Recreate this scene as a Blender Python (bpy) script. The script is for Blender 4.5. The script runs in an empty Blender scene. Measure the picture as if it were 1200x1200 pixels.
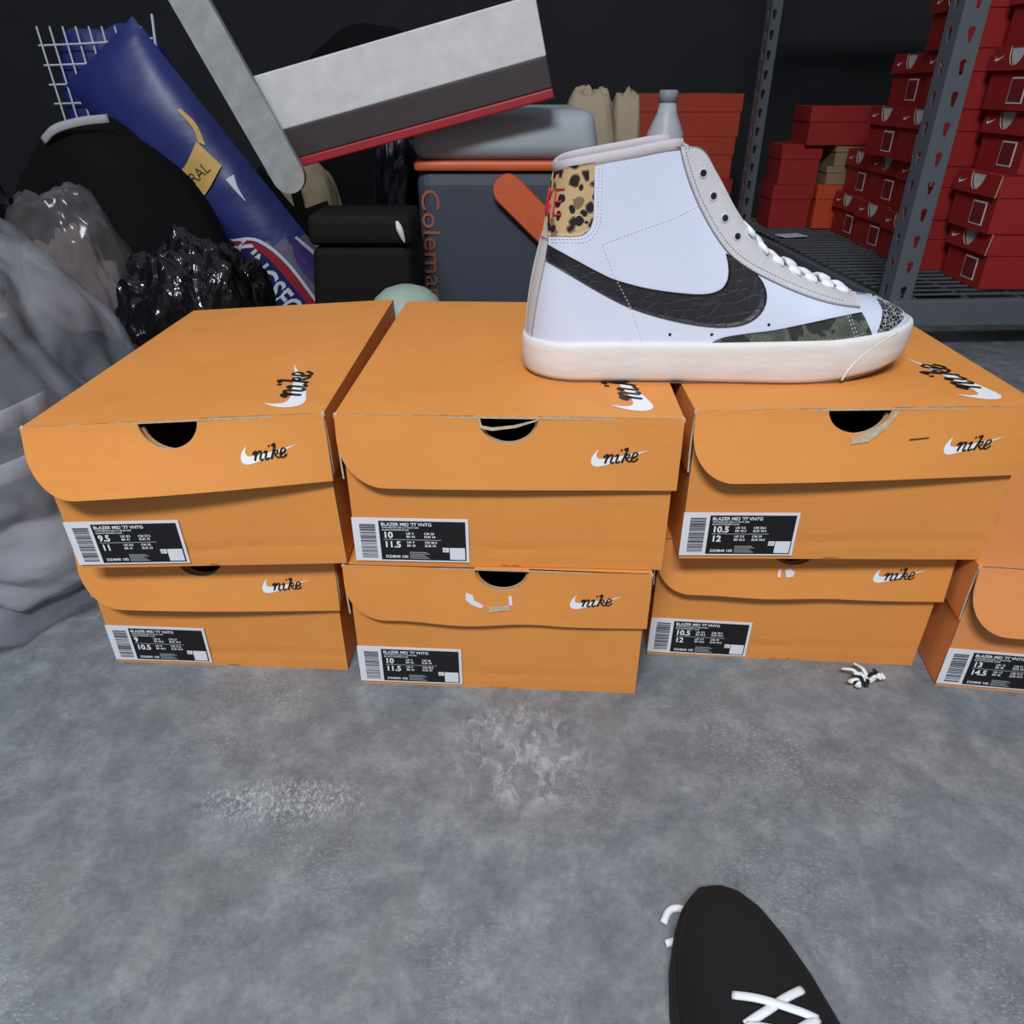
import bpy, bmesh, math, random
import numpy as np
from mathutils import Vector, Matrix, Euler, noise

# ------------------------------------------------------------------ camera, world, lights, exposure
scene = bpy.context.scene
C = scene.collection
FOC, PITCH, CAMH = 860.7, math.radians(30.08), 0.5          # focal length in pixels of a 1200 px frame
cam_data = bpy.data.cameras.new('camera')
cam_data.sensor_width = 36.0
cam_data.lens = FOC / 1200 * 36.0
cam_data.clip_start = 0.01
cam = bpy.data.objects.new('camera', cam_data)
cam.location = (0, 0, CAMH)
cam.rotation_euler = (math.pi / 2 - PITCH, 0, 0)
C.objects.link(cam)
scene.camera = cam

world = bpy.data.worlds.new('garage_ambient')
scene.world = world
world.use_nodes = True
world.node_tree.nodes['Background'].inputs[0].default_value = (0.80, 0.88, 1.0, 1)
world.node_tree.nodes['Background'].inputs[1].default_value = 0.30

def area_light(name, loc, target, sx, sy, power, col):
    d = bpy.data.lights.new(name, 'AREA')
    d.shape = 'RECTANGLE'; d.size = sx; d.size_y = sy; d.energy = power; d.color = col
    o = bpy.data.objects.new(name, d); C.objects.link(o)
    o.location = loc
    o.rotation_euler = (Vector(target) - Vector(loc)).to_track_quat('-Z', 'Y').to_euler()
    return o
area_light('ceiling_tube_light', (-0.25, -1.0, 2.05), (0.1, 0.75, 0.1), 0.9, 0.3, 60, (0.92, 0.96, 1.0))

scene.view_settings.view_transform = 'Standard'
scene.view_settings.look = 'None'
scene.view_settings.gamma = 1.0
scene.view_settings.use_curve_mapping = False
scene.view_settings.exposure = 0.0

random.seed(7)
PI = math.pi

# ------------------------------------------------------------------ material helpers
def srgb(r, g, b):
    f = lambda c: c / 12.92 if c <= 0.04045 else ((c + 0.055) / 1.055) ** 2.4
    return (f(r / 255), f(g / 255), f(b / 255), 1)

class NT:
    """small wrapper round a node tree"""
    def __init__(self, name):
        self.m = bpy.data.materials.new(name); self.m.use_nodes = True
        self.t = self.m.node_tree; self.n = self.t.nodes
        self.b = self.n['Principled BSDF']; self.out = self.n['Material Output']
    def new(self, kind, **kw):
        n = self.n.new(kind)
        for k, v in kw.items():
            if k.startswith('_'): setattr(n, k[1:], v)
            else: n.inputs[k.replace('_', ' ')].default_value = v
        return n
    def link(self, a, b): self.t.links.new(a, b)
    def coord(self, which='Object', scale=(1, 1, 1), rot=(0, 0, 0)):
        c = self.new('ShaderNodeTexCoord'); mp = self.new('ShaderNodeMapping')
        mp.inputs['Scale'].default_value = scale; mp.inputs['Rotation'].default_value = rot
        self.link(c.outputs[which], mp.inputs[0]); return mp.outputs[0]
    def noise(self, vec, scale, detail=4, rough=0.55, dist=0.0):
        n = self.new('ShaderNodeTexNoise', Scale=scale, Detail=detail, Roughness=rough, Distortion=dist)
        self.link(vec, n.inputs['Vector']); return n.outputs['Fac']
    def ramp(self, fac, stops, interp='LINEAR'):
        r = self.new('ShaderNodeValToRGB'); r.color_ramp.interpolation = interp
        el = r.color_ramp.elements
        while len(el) < len(stops): el.new(0.5)
        for e, (p, c) in zip(el, stops):
            e.position = p; e.color = c if len(c) == 4 else tuple(c) + (1,)
        self.link(fac, r.inputs[0]); return r.outputs[0]
    def mix(self, fac, a, b, mode='MIX'):
        m = self.new('ShaderNodeMix'); m.data_type = 'RGBA'; m.blend_type = mode
        for sock, v in ((m.inputs[0], fac), (m.inputs[6], a), (m.inputs[7], b)):
            if hasattr(v, 'is_linked'): self.link(v, sock)
            else: sock.default_value = v
        return m.outputs[2]
    def math(self, op, a, b=0.0, clamp=False):
        m = self.new('ShaderNodeMath'); m.operation = op; m.use_clamp = clamp
        for sock, v in ((m.inputs[0], a), (m.inputs[1], b)):
            if hasattr(v, 'is_linked'): self.link(v, sock)
            else: sock.default_value = v
        return m.outputs[0]
    def bump(self, height, strength=0.2, dist=0.001):
        b = self.new('ShaderNodeBump', Strength=strength, Distance=dist)
        self.link(height, b.inputs['Height']); self.link(b.outputs[0], self.b.inputs['Normal'])
    def set(self, color=None, rough=None, metal=None, spec=None):
        if color is not None:
            if hasattr(color, 'is_linked'): self.link(color, self.b.inputs['Base Color'])
            else: self.b.inputs['Base Color'].default_value = color
        if rough is not None:
            if hasattr(rough, 'is_linked'): self.link(rough, self.b.inputs['Roughness'])
            else: self.b.inputs['Roughness'].default_value = rough
        if metal is not None: self.b.inputs['Metallic'].default_value = metal
        if spec is not None: self.b.inputs['Specular IOR Level'].default_value = spec
        return self.m

def plain(name, col, rough=0.6, metal=0.0, var=0.08, scale=40, bump=0.05, spec=0.4):
    """single colour with a little grain, so nothing is perfectly flat"""
    t = NT(name); v = t.coord()
    n = t.noise(v, scale, 5)
    lo = tuple(c * (1 - var) for c in col[:3]) + (1,); hi = tuple(min(1, c * (1 + var)) for c in col[:3]) + (1,)
    t.set(t.ramp(n, [(0.3, lo), (0.7, hi)]), rough, metal, spec)
    if bump: t.bump(n, bump, 0.002)
    return t.m

M = {}
def cardboard(name, base, dark):
    t = NT(name); v = t.coord()
    n1 = t.noise(v, 9, 5, 0.6); n2 = t.noise(t.coord(scale=(1, 1, 4)), 45, 3, 0.6)
    c = t.ramp(n1, [(0.25, dark), (0.72, base)])
    c = t.mix(0.03, c, t.ramp(n2, [(0.35, (0.2, 0.1, 0.03, 1)), (0.6, (1, 0.7, 0.4, 1))]), 'OVERLAY')
    t.set(c, 0.55, 0, 0.35)
    h = t.math('ADD', t.math('MULTIPLY', n1, 0.8), t.math('MULTIPLY', n2, 0.12))
    t.bump(h, 0.22, 0.004)
    return t.m
M['orange'] = cardboard('orange_card', srgb(228, 150, 76), srgb(218, 141, 69))
M['pinklit'] = cardboard('pinklit_card', srgb(231, 149, 88), srgb(222, 140, 80))  # orange card again, pinker tone painted in for the different light
M['red_card'] = cardboard('red_card', srgb(158, 38, 38), srgb(146, 33, 34))
M['redorange_card'] = cardboard('red_orange_card', srgb(178, 62, 40), srgb(164, 54, 36))
M['bright_orange_card'] = cardboard('bright_orange_card', srgb(205, 80, 40), srgb(192, 72, 36))
M['tan_card'] = cardboard('tan_card', srgb(150, 128, 100), srgb(138, 117, 92))
M['kraft_edge'] = plain('kraft_cut_edge', srgb(190, 172, 146), 0.85, var=0.2, scale=300)
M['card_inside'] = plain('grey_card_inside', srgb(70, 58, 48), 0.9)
M['ink_white'] = plain('white_print', srgb(236, 238, 242), 0.5, var=0.02)
M['ink_black'] = plain('black_print', srgb(24, 22, 24), 0.5, var=0.1)
M['ink_grey'] = plain('grey_barcode_print', srgb(70, 70, 78), 0.5, var=0.1)
M['ink_pale'] = plain('pale_grey_print', srgb(160, 160, 164), 0.5, var=0.1)
M['label_paper'] = plain('white_label_paper', srgb(226, 226, 232), 0.45, var=0.02)
M['tissue'] = plain('white_tissue_paper', srgb(205, 205, 205), 0.8, var=0.06)

def floor_material():
    t = NT('grey_concrete'); v = t.coord()
    big = t.noise(v, 4.5, 8, 0.6, 0.2); mid = t.noise(v, 26, 12, 0.72, 0.15); fine = t.noise(v, 170, 8, 0.75)
    c = t.ramp(big, [(0.30, srgb(104, 108, 113)), (0.5, srgb(119, 123, 128)), (0.72, srgb(133, 137, 140))])
    c = t.mix(0.55, c, t.ramp(mid, [(0.30, srgb(78, 83, 92)), (0.50, srgb(122, 126, 132)), (0.70, srgb(164, 168, 170))]), 'MIX')
    c = t.mix(0.65, c, t.ramp(fine, [(0.3, (0.36, 0.36, 0.36, 1)), (0.7, (0.64, 0.64, 0.64, 1))]), 'OVERLAY')
    # greenish and brownish stains
    st = t.noise(t.coord(rot=(0, 0, 0.6)), 5.5, 6, 0.6, 1.0)
    c = t.mix(t.ramp(st, [(0.55, (0, 0, 0, 1)), (0.72, (0.35, 0.35, 0.35, 1))]), c, srgb(132, 134, 120))
    # worn pale flecks
    fl = t.noise(t.coord(scale=(1, 2.2, 1)), 260, 3, 0.8); fm = t.noise(v, 7, 4, 0.6, 0.3)
    f = t.math('MULTIPLY', t.ramp(fl, [(0.55, (0, 0, 0, 1)), (0.66, (1, 1, 1, 1))]), t.ramp(fm, [(0.46, (0, 0, 0, 1)), (0.66, (0.8, 0.8, 0.8, 1))]))
    # two scuffed patches where the sealer is scratched off
    def patch(cx, cy, rx, ry):
        g = t.new('ShaderNodeTexGradient'); g.gradient_type = 'SPHERICAL'
        mp = t.new('ShaderNodeMapping'); co = t.new('ShaderNodeTexCoord')
        mp.vector_type = 'TEXTURE'
        mp.inputs['Location'].default_value = (cx, cy, 0); mp.inputs['Scale'].default_value = (rx, ry, 1)
        t.link(co.outputs['Object'], mp.inputs[0]); t.link(mp.outputs[0], g.inputs[0])
        return t.ramp(g.outputs['Fac'], [(0.0, (0, 0, 0, 1)), (0.55, (1, 1, 1, 1))])
    for (cx, cy, rx, ry, sc, amt) in ((-0.185, 0.397, 0.085, 0.028, 330, 1.0), (0.012, 0.432, 0.075, 0.055, 60, 0.7), (0.0, 0.475, 0.07, 0.035, 75, 0.7)):
        fl2 = t.noise(t.coord(scale=(1, 0.6, 1), rot=(0, 0, 0.5)), sc, 6, 0.75, 0.6)
        f2 = t.math('MULTIPLY', patch(cx, cy, rx, ry), t.ramp(fl2, [(0.48, (0, 0, 0, 1)), (0.62, (amt, amt, amt, 1))]))
        f = t.math('MAXIMUM', f, f2)
    c = t.mix(f, c, srgb(188, 190, 194))
    r = t.ramp(mid, [(0.3, (0.42, 0.42, 0.42, 1)), (0.7, (0.62, 0.62, 0.62, 1))])
    t.set(c, r, 0, 0.4)
    t.bump(t.math('ADD', mid, t.math('MULTIPLY', fine, 0.5)), 0.12, 0.003)
    return t.m
M['concrete'] = floor_material()

# ------------------------------------------------------------------ mesh helpers
def link(o, parent=None):
    C.objects.link(o)
    if parent is not None: o.parent = parent
    return o

def mesh_obj(name, verts, faces, mats, parent=None, midx=None, smooth=False):
    me = bpy.data.meshes.new(name)
    me.from_pydata([tuple(v) for v in verts], [], [tuple(f) for f in faces])
    for m in (mats if isinstance(mats, (list, tuple)) else [mats]): me.materials.append(m)
    if midx is not None: me.polygons.foreach_set('material_index', midx)
    if smooth: me.polygons.foreach_set('use_smooth', [True] * len(me.polygons))
    me.update()
    return link(bpy.data.objects.new(name, me), parent)

def bm_obj(name, bm, mats, parent=None, smooth=False):
    me = bpy.data.meshes.new(name)
    bmesh.ops.recalc_face_normals(bm, faces=bm.faces[:])
    bm.to_mesh(me); bm.free()
    for m in (mats if isinstance(mats, (list, tuple)) else [mats]): me.materials.append(m)
    if smooth: me.polygons.foreach_set('use_smooth', [True] * len(me.polygons))
    return link(bpy.data.objects.new(name, me), parent)

def add_box(bm, c, size, rot=None, bevel=0.0, mi=0, seg=2):
    g = bmesh.ops.create_cube(bm, size=1.0)
    vs = g['verts']
    bmesh.ops.scale(bm, vec=size, verts=vs)
    es = list({e for v in vs for e in v.link_edges}); 
    fs = list({f for v in vs for f in v.link_faces})
    if bevel:
        r = bmesh.ops.bevel(bm, geom=es, offset=bevel, segments=seg, affect='EDGES', profile=0.5)
        vs = list(set([v for v in r['verts']] + [v for v in vs if v.is_valid]))
        fs = list({f for v in vs for f in v.link_faces})
    mtx = Matrix.Translation(c) @ (rot.to_matrix().to_4x4() if rot is not None else Matrix())
    bmesh.ops.transform(bm, matrix=mtx, verts=vs)
    for f in fs: f.material_index = mi
    return vs

def empty(name, loc=(0, 0, 0), rot=(0, 0, 0)):
    o = bpy.data.objects.new(name, None); o.empty_display_size = 0.05
    o.location = loc; o.rotation_euler = rot
    return link(o)

def tag(o, label=None, cat=None, group=None, kind=None):
    if label: o['label'] = label
    if cat: o['category'] = cat
    if group: o['group'] = group
    if kind: o['kind'] = kind
    return o

def smooth_poly(pts, n, closed=False):
    """Catmull-Rom through pts, resampled evenly by length to n points"""
    p = np.array(pts, float)
    if closed: q = np.vstack([p[-1], p, p[0], p[1]])
    else: q = np.vstack([2 * p[0] - p[1], p, 2 * p[-1] - p[-2]])
    out = []
    for i in range(1, len(q) - 2):
        for k in range(12):
            s = k / 12
            out.append(0.5 * ((2 * q[i]) + (-q[i-1] + q[i+1]) * s + (2*q[i-1] - 5*q[i] + 4*q[i+1] - q[i+2]) * s * s + (-q[i-1] + 3*q[i] - 3*q[i+1] + q[i+2]) * s ** 3))
    out.append(q[-2]); out = np.array(out)
    d = np.concatenate([[0], np.cumsum(np.linalg.norm(np.diff(out, axis=0), axis=1))])
    s = np.linspace(0, d[-1], n)
    return np.stack([np.interp(s, d, out[:, k]) for k in range(out.shape[1])], 1)

def tube(path, rad, seg=8, flat=None, up=None, cap=True):
    """verts, faces of a tube along path; flat=(w,h) gives an oval section; rad may be per point"""
    P = np.array(path, float); n = len(P)
    T = np.gradient(P, axis=0); T /= np.linalg.norm(T, axis=1)[:, None] + 1e-12
    ref = np.array(up if up is not None else (0, 0, 1.0)); V = []; F = []
    rad = np.broadcast_to(np.array(rad, float), (n,))
    for i in range(n):
        s = np.cross(T[i], ref)
        if np.linalg.norm(s) < 1e-4: s = np.cross(T[i], (1, 0, 0.1))
        s /= np.linalg.norm(s); w = np.cross(s, T[i])
        for k in range(seg):
            a = 2 * PI * k / seg
            a1, a2 = (flat if flat else (1, 1))
            V.append(P[i] + rad[i] * (a1 * math.cos(a) * s + a2 * math.sin(a) * w))
    for i in range(n - 1):
        for k in range(seg):
            F.append((i*seg + k, i*seg + (k+1) % seg, (i+1)*seg + (k+1) % seg, (i+1)*seg + k))
    if cap:
        F.append(tuple(range(seg))[::-1]); F.append(tuple((n-1)*seg + k for k in range(seg)))
    return V, F

def merge(parts):
    V, F = [], []
    for v, f in parts:
        o = len(V); V += [tuple(x) for x in v]; F += [tuple(i + o for i in g) for g in f]
    return V, F

def text_mesh(lines):
    """lines: (text, x, y, height, bold). Returns verts (x,y) and faces of flat lettering"""
    parts = []
    for txt, x, y, h, bold in lines:
        cu = bpy.data.curves.new('t', 'FONT'); cu.body = txt; cu.size = h * 1.38; cu.offset = bold * h
        cu.resolution_u = 3
        o = bpy.data.objects.new('t', cu); C.objects.link(o)
        me = bpy.data.meshes.new_from_object(o)
        parts.append(([(v.co.x + x, v.co.y + y) for v in me.vertices], [tuple(p.vertices) for p in me.polygons]))
        bpy.data.objects.remove(o); bpy.data.curves.remove(cu); bpy.data.meshes.remove(me)
    return merge(parts)

# ------------------------------------------------------------------ the setting
def make_floor():
    mesh_obj('floor', [(-4, -2.5, 0), (4, -2.5, 0), (4, 4.2, 0), (-4, 4.2, 0)], [(0, 1, 2, 3)], M['concrete'])['kind'] = 'structure'
make_floor()

# ------------------------------------------------------------------ orange shoe boxes
SW = lambda x, y: ((x - 262) / 803.0, (465 - y) / 803.0)
SWOOSH_UP = [SW(*p) for p in [(360, 212), (340, 262), (334, 305), (345, 338), (375, 352), (430, 353), (520, 338), (640, 312), (780, 280), (920, 246), (1068, 203)]]
SWOOSH_LO = [SW(*p) for p in [(360, 212), (318, 255), (280, 315), (264, 375), (272, 430), (305, 459), (360, 467), (440, 450), (600, 402), (820, 312), (1068, 203)]]
NIKE = [  # pen strokes: points in the same frame, width
    ([(435, 330), (462, 296), (490, 288), (478, 335), (455, 416)], 30), ([(470, 365), (505, 305), (545, 283), (556, 305), (540, 360), (528, 400), (548, 412), (575, 390)], 28),
    ([(588, 312), (632, 280), (618, 340), (602, 390), (618, 404), (655, 380)], 28), ([(660, 214), (682, 218)], 38),
    ([(705, 215), (755, 188), (725, 290), (682, 400)], 30), ([(712, 330), (758, 280), (786, 284), (772, 320), (735, 332), (765, 372), (790, 385), (825, 360)], 25),
    ([(822, 335), (872, 308), (892, 268), (872, 248), (840, 268), (815, 325), (822, 372), (850, 384), (905, 335)], 26)]

def ribbon(pts, w, n):
    p = smooth_poly(pts, n); T = np.gradient(p, axis=0); T /= np.linalg.norm(T, axis=1)[:, None] + 1e-9
    N = np.stack([-T[:, 1], T[:, 0]], 1)
    ww = w * (0.75 + 0.25 * np.abs(T[:, 1]))[:, None]
    V = np.vstack([p + N * ww / 2, p - N * ww / 2])
    return V, [(i, i + 1, n + i + 1, n + i) for i in range(n - 1)]

def strip(a, b, n, m=1):
    A = smooth_poly(a, n); B = smooth_poly(b, n)
    V = np.vstack([A + (B - A) * (k / m) for k in range(m + 1)])
    return V, [(k*n + i, k*n + i + 1, (k+1)*n + i + 1, (k+1)*n + i) for k in range(m) for i in range(n - 1)]

def logo_parts():
    sw = strip(SWOOSH_LO, SWOOSH_UP, 40, 2)
    lt = merge([ribbon([SW(*q) for q in s], w / 803.0, 16 if len(s) > 2 else 4) for s, w in NIKE])
    return sw, lt
LOGO_SW, LOGO_LT = logo_parts()

def place_logo(parent, fn, scale):
    """fn(a, b, lift) -> 3D point for logo coordinates a (along), b (up)"""
    for nm, (V, F), m, lift in (('swoosh_mark', LOGO_SW, M['ink_white'], 0.0004), ('script_lettering', LOGO_LT, M['ink_black'], 0.0008)):
        mesh_obj(nm, [fn(v[0] * scale, v[1] * scale, lift) for v in V], F, m, parent)

def panel(xs, zt, zb, rows, yf, th):
    """upright card with top edge zt(x), bottom edge zb(x), front surface y=yf(x,z), thickness th; returns V,F,material index (1 = cut edge)"""
    V, F, mi = [], [], []
    n = len(xs)
    for side in (0, 1):
        for x in xs:
            t, b = zt(x), zb(x)
            for k in range(rows + 1):
                z = t + (b - t) * k / rows
                V.append((x, yf(x, z) + side * th, z))
    R = rows + 1; off = n * R
    for i in range(n - 1):
        for k in range(rows):
            a = i * R + k
            F.append((a, a + 1, a + R + 1, a + R)); mi.append(0)
            F.append((off + a, off + a + R, off + a + R + 1, off + a + 1)); mi.append(2)
        a, b = i * R, (i + 1) * R
        F.append((a, b, off + b, off + a)); mi.append(1)
        a, b = i * R + rows, (i + 1) * R + rows
        F.append((b, a, off + a, off + b)); mi.append(1)
    for i in (0, n - 1):
        for k in range(rows):
            a = i * R + k
            F.append((a, a + 1, off + a + 1, off + a)); mi.append(1)
    return V, F, mi

def slab(x0, x1, y0, y1, z0, z1):
    V = [(x, y, z) for x in (x0, x1) for y in (y0, y1) for z in (z0, z1)]
    F = [(0, 1, 3, 2), (4, 6, 7, 5), (0, 4, 5, 1), (2, 3, 7, 6), (0, 2, 6, 4), (1, 5, 7, 3)]
    return V, F, [0] * 6

def join(parts):
    V, F, mi = [], [], []
    for v, f, m in parts:
        o = len(V); V += list(v); F += [tuple(i + o for i in g) for g in f]; mi += list(m)
    return V, F, mi

def size_label(parent, x0, z0, y, us, women, uk, br, cm1, cm2, eur, tilt=0.0):
    """white sticker with black panel, barcode and lettering, 98 x 43 mm"""
    w, h = 0.098, 0.043
    ct, st = math.cos(tilt), math.sin(tilt)
    P = lambda a, b, l: (x0 + a * ct - b * st, y - l, z0 + a * st + b * ct)
    def quadm(rects, l):
        V, F = [], []
        for a0, b0, a1, b1 in rects:
            o = len(V); V += [P(a0, b0, l), P(a1, b0, l), P(a1, b1, l), P(a0, b1, l)]; F.append((o, o+1, o+2, o+3))
        return V, F
    # the sticker has real thickness
    V = [P(a, b, l) for l in (0.0, 0.0005) for a, b in ((0, 0), (w, 0), (w, h), (0, h))]
    F = [(3, 2, 1, 0), (4, 5, 6, 7), (0, 1, 5, 4), (1, 2, 6, 5), (2, 3, 7, 6), (3, 0, 4, 7)]
    lab = mesh_obj('size_label', V, F, M['label_paper'], parent)
    mesh_obj('black_panel', *quadm([(0.0225, 0.0018, 0.0955, 0.0405)], 0.0008), M['ink_black'], lab)
    rr = random.Random(us); bars = []; b = 0.0035
    while b < 0.0375:
        t = rr.choice((0.0004, 0.0005, 0.0008, 0.0011, 0.0015)); bars.append((0.006, b, 0.0195, min(b + t, 0.038))); b += t + rr.choice((0.0004, 0.0006, 0.0010))
    mesh_obj('barcode', *quadm(bars, 0.0008), M['ink_grey'], lab)
    mesh_obj('white_patch', *quadm([(0.0815, 0.003, 0.0945, 0.0150), (0.0755, 0.0105, 0.0808, 0.0150), (0.0255, 0.0222, 0.0745, 0.0225)], 0.0011), M['label_paper'], lab)
    lines = [("BLAZER MID '77 VNTG", 0.0245, 0.0360, 0.0031, 0.03), ("WHITE/BLACK-SAIL-LT IRON ORE", 0.0250, 0.0336, 0.0015, 0.02), ("BLANC/VOILE/FER CLAIR", 0.0250, 0.0313, 0.0015, 0.02),
             (us, 0.0255, 0.0240, 0.0061, 0.04), (women, 0.0258, 0.0147, 0.0061, 0.04),
             ('UK ' + uk, 0.0452, 0.0275, 0.0022, 0.025), ('BR ' + br, 0.0452, 0.0244, 0.0022, 0.025), ('CM ' + cm1, 0.0605, 0.0275, 0.0022, 0.025), ('EUR ' + eur, 0.0605, 0.0244, 0.0022, 0.025),
             ('UK ' + uk, 0.0452, 0.0188, 0.0022, 0.025), ('BR ' + br, 0.0452, 0.0155, 0.0022, 0.025), ('CM ' + cm2, 0.0605, 0.0188, 0.0022, 0.025), ('EUR ' + eur, 0.0605, 0.0155, 0.0022, 0.025),
             ('DZ4840 100', 0.0262, 0.0040, 0.0027, 0.025), ('L7', 0.0764, 0.0118, 0.0018, 0.02)]
    tv, tf = text_mesh(lines[:-1])
    mesh_obj('label_lettering', [P(v[0], v[1], 0.0011) for v in tv], tf, M['ink_white'], lab)
    tv, tf = text_mesh(lines[-1:])
    mesh_obj('patch_lettering', [P(v[0], v[1], 0.0013) for v in tv], tf, M['ink_black'], lab)
    # the block of fine print: five thin lines of type
    fp = [(0.0470, 0.0035 + k * 0.0015, 0.0470 + (0.017 - 0.002 * (k % 3)), 0.0042 + k * 0.0015) for k in range(5)]
    mesh_obj('fine_print', *quadm(fp, 0.0011), M['ink_pale'], lab)

def shoe_box(label, W, D, h, loc, yaw, tilt, opn, sizes, mat='orange', g=(1.0, -0.75), fh=0.060, lid_tilt=0.0, hole=(0.0, 0.0235, 0.022), wob=0.0, toplogo=True, frontlogo=True, lt=0.0, flap_from=None, sag=0.0):
    root = empty('shoe_box', loc, (0, -tilt, yaw))
    tag(root, label, 'shoe box', 'orange shoe boxes stacked on the floor')
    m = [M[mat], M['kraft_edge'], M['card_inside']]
    wb = W / 2 - 0.003; th = 0.0022
    hx, hr, hz = hole
    xs = sorted(set(list(np.linspace(-wb, wb, 30)) + [hx - hr * math.cos(a) for a in np.linspace(0, PI, 25)]))
    xs = [x for x in xs]
    def notch(x, r, d):
        q = 1 - ((x - hx) / r) ** 2
        return d * math.sqrt(q) if q > 0 else 0.0
    # body: front wall with its own finger notch, hollow, soft crease low on the front
    bz = h - 0.0035
    yb = lambda x, z: 0.004 + 0.0007 * math.exp(-((z - 0.017) / 0.003) ** 2) - 0.002 * math.sin(PI * min(1, max(0, z / h))) * (x / wb) ** 2 * 0.5
    parts = [panel(xs, lambda x: bz - notch(x, hr * 0.92, hz * 0.9), lambda x: 0.0, 14, yb, th)]
    for s in ((-wb, -wb + th, 0.004, D - 0.004, 0, bz), (wb - th, wb, 0.004, D - 0.004, 0, bz), (-wb, wb, D - 0.006, D - 0.004, 0, bz), (-wb, wb, 0.004, D - 0.004, 0.0002, 0.002)):
        parts.append(slab(*s))
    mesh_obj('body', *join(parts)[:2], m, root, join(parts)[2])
    # lid: top, outward-sprung front flap with a rounded corner and finger hole, two side walls
    lidroot = root
    if lid_tilt:
        pass
    wl = W / 2; rx, rz = 0.036, 0.040
    xl = sorted(set(list(np.linspace(-wl, wl, 44)) + list(-wl + rx * (1 - np.cos(np.linspace(0, PI / 2, 16)))) + [hx - hr * math.cos(a) for a in np.linspace(0, PI, 29)]))
    dz = lambda x: lid_tilt * (x + wl) / W
    zt = lambda x: h + dz(x) - notch(x, hr, hz)
    def zb(x):
        z = h - fh + wob * math.sin(x * 55) * (1 if x < wl * 0.4 else 0.3)
        s = (x + wl) / rx
        if s < 1: z += rz * (1 - math.sqrt(max(0, 1 - (1 - s) ** 2)))
        return min(z + dz(x), h + dz(x) - 0.004)
    def yfl(x, z):
        s = (x + wl) / W
        q = max(0, (h + dz(x) - z) / fh)
        return -0.0005 - opn * (q ** 1.25) * max(0.06, g[0] + g[1] * s * s) - 0.0006 * math.sin(x * 23 + z * 31)
    lp = [panel(xl, zt, zb, 10, yfl, 0.0016)]
    # top panel, split into columns so that it follows the fold line
    nx, ny = 24, 12
    V = []; F = []; mi = []
    for k in (0, 1):
        for i in range(nx + 1):
            for j in range(ny + 1):
                x = -wl + W * i / nx; y = -0.0005 + (D + 0.001) * j / ny
                zz = h + dz(x) - sag * math.sin(PI * i / nx) * math.sin(PI * j / ny) - 0.0016 * k
                V.append((x, y, zz))
    R = ny + 1; off = (nx + 1) * R
    for i in range(nx):
        for j in range(ny):
            a = i * R + j
            F.append((a, a + R, a + R + 1, a + 1)); mi.append(0)
            F.append((off + a, off + a + 1, off + a + R + 1, off + a + R)); mi.append(2)
    for i in range(nx):
        for a, b in ((i*R, (i+1)*R), (i*R + ny, (i+1)*R + ny)):
            F.append((a, b, off + b, off + a)); mi.append(1)
    for j in range(ny):
        for a in (j, nx * R + j):
            F.append((a, a + 1, off + a + 1, off + a)); mi.append(1)
    lp.append((V, F, mi))
    # side walls of the lid
    for s in (-1, 1):
        x = s * wl; d = dz(x)
        bulge = 0.0008
        ys = np.linspace(0.001, D, 14); V = []; F = []; mi = []
        for side in (0, 1):
            for y in ys:
                for k in range(5):
                    q = k / 4
                    V.append((x + s * (bulge * math.sin(PI * q) * (1 - 0.6 * y / D) - side * 0.0014), y, h + d - fh * 0.94 * q))
        Rr = 5; of = 14 * 5
        for i in range(13):
            for k in range(4):
                a = i * Rr + k
                F.append((a, a + 1, a + Rr + 1, a + Rr)); mi.append(0); F.append((of + a, of + a + Rr, of + a + Rr + 1, of + a + 1)); mi.append(2)
            a, b = i * Rr + 4, (i + 1) * Rr + 4
            F.append((a, b, of + b, of + a)); mi.append(1)
        for k in range(4):
            F.append((k, k + 1, of + k + 1, of + k)); mi.append(1)
        lp.append((V, F, mi))
    J = join(lp)
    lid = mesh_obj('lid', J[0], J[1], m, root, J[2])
    if frontlogo:
        lx, lz = wl - 0.069, h - fh * 0.66
        place_logo(lid, lambda a, b, l: (lx + a, yfl(lx + a, lz + b + dz(lx)) - l, lz + b + dz(lx)), 0.0455)
    if toplogo:
        tx, ty = wl - 0.021, 0.014
        place_logo(lid, lambda a, b, l: (tx - b, ty + a, h + dz(tx - b) - sag * math.sin(PI * (tx - b + wl) / W) * math.sin(PI * (ty + a) / D) + l), 0.106)
    # scuffed corners where the print has rubbed off
    rw = random.Random(int(W * 1e5 + loc[0] * 1e4))
    for sx in (-1, 1):
        bm = bmesh.new(); bmesh.ops.create_icosphere(bm, subdivisions=2, radius=0.0022)
        for v in bm.verts: v.co = Vector((v.co.x * 0.9, v.co.y * 0.8, v.co.z * rw.uniform(0.9, 1.8))) + Vector((sx * (wl - 0.0008), 0.0004, h + dz(sx * wl) - 0.0018))
        bm_obj('scuffed_corner', bm, M['kraft_edge'], lid)
    if sizes: size_label(root, -wb - 0.0008, 0.0045, min(yb(-wb, 0.004), 0.004) - 0.0012, *sizes, tilt=lt)
    return root, lid, yfl

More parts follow.
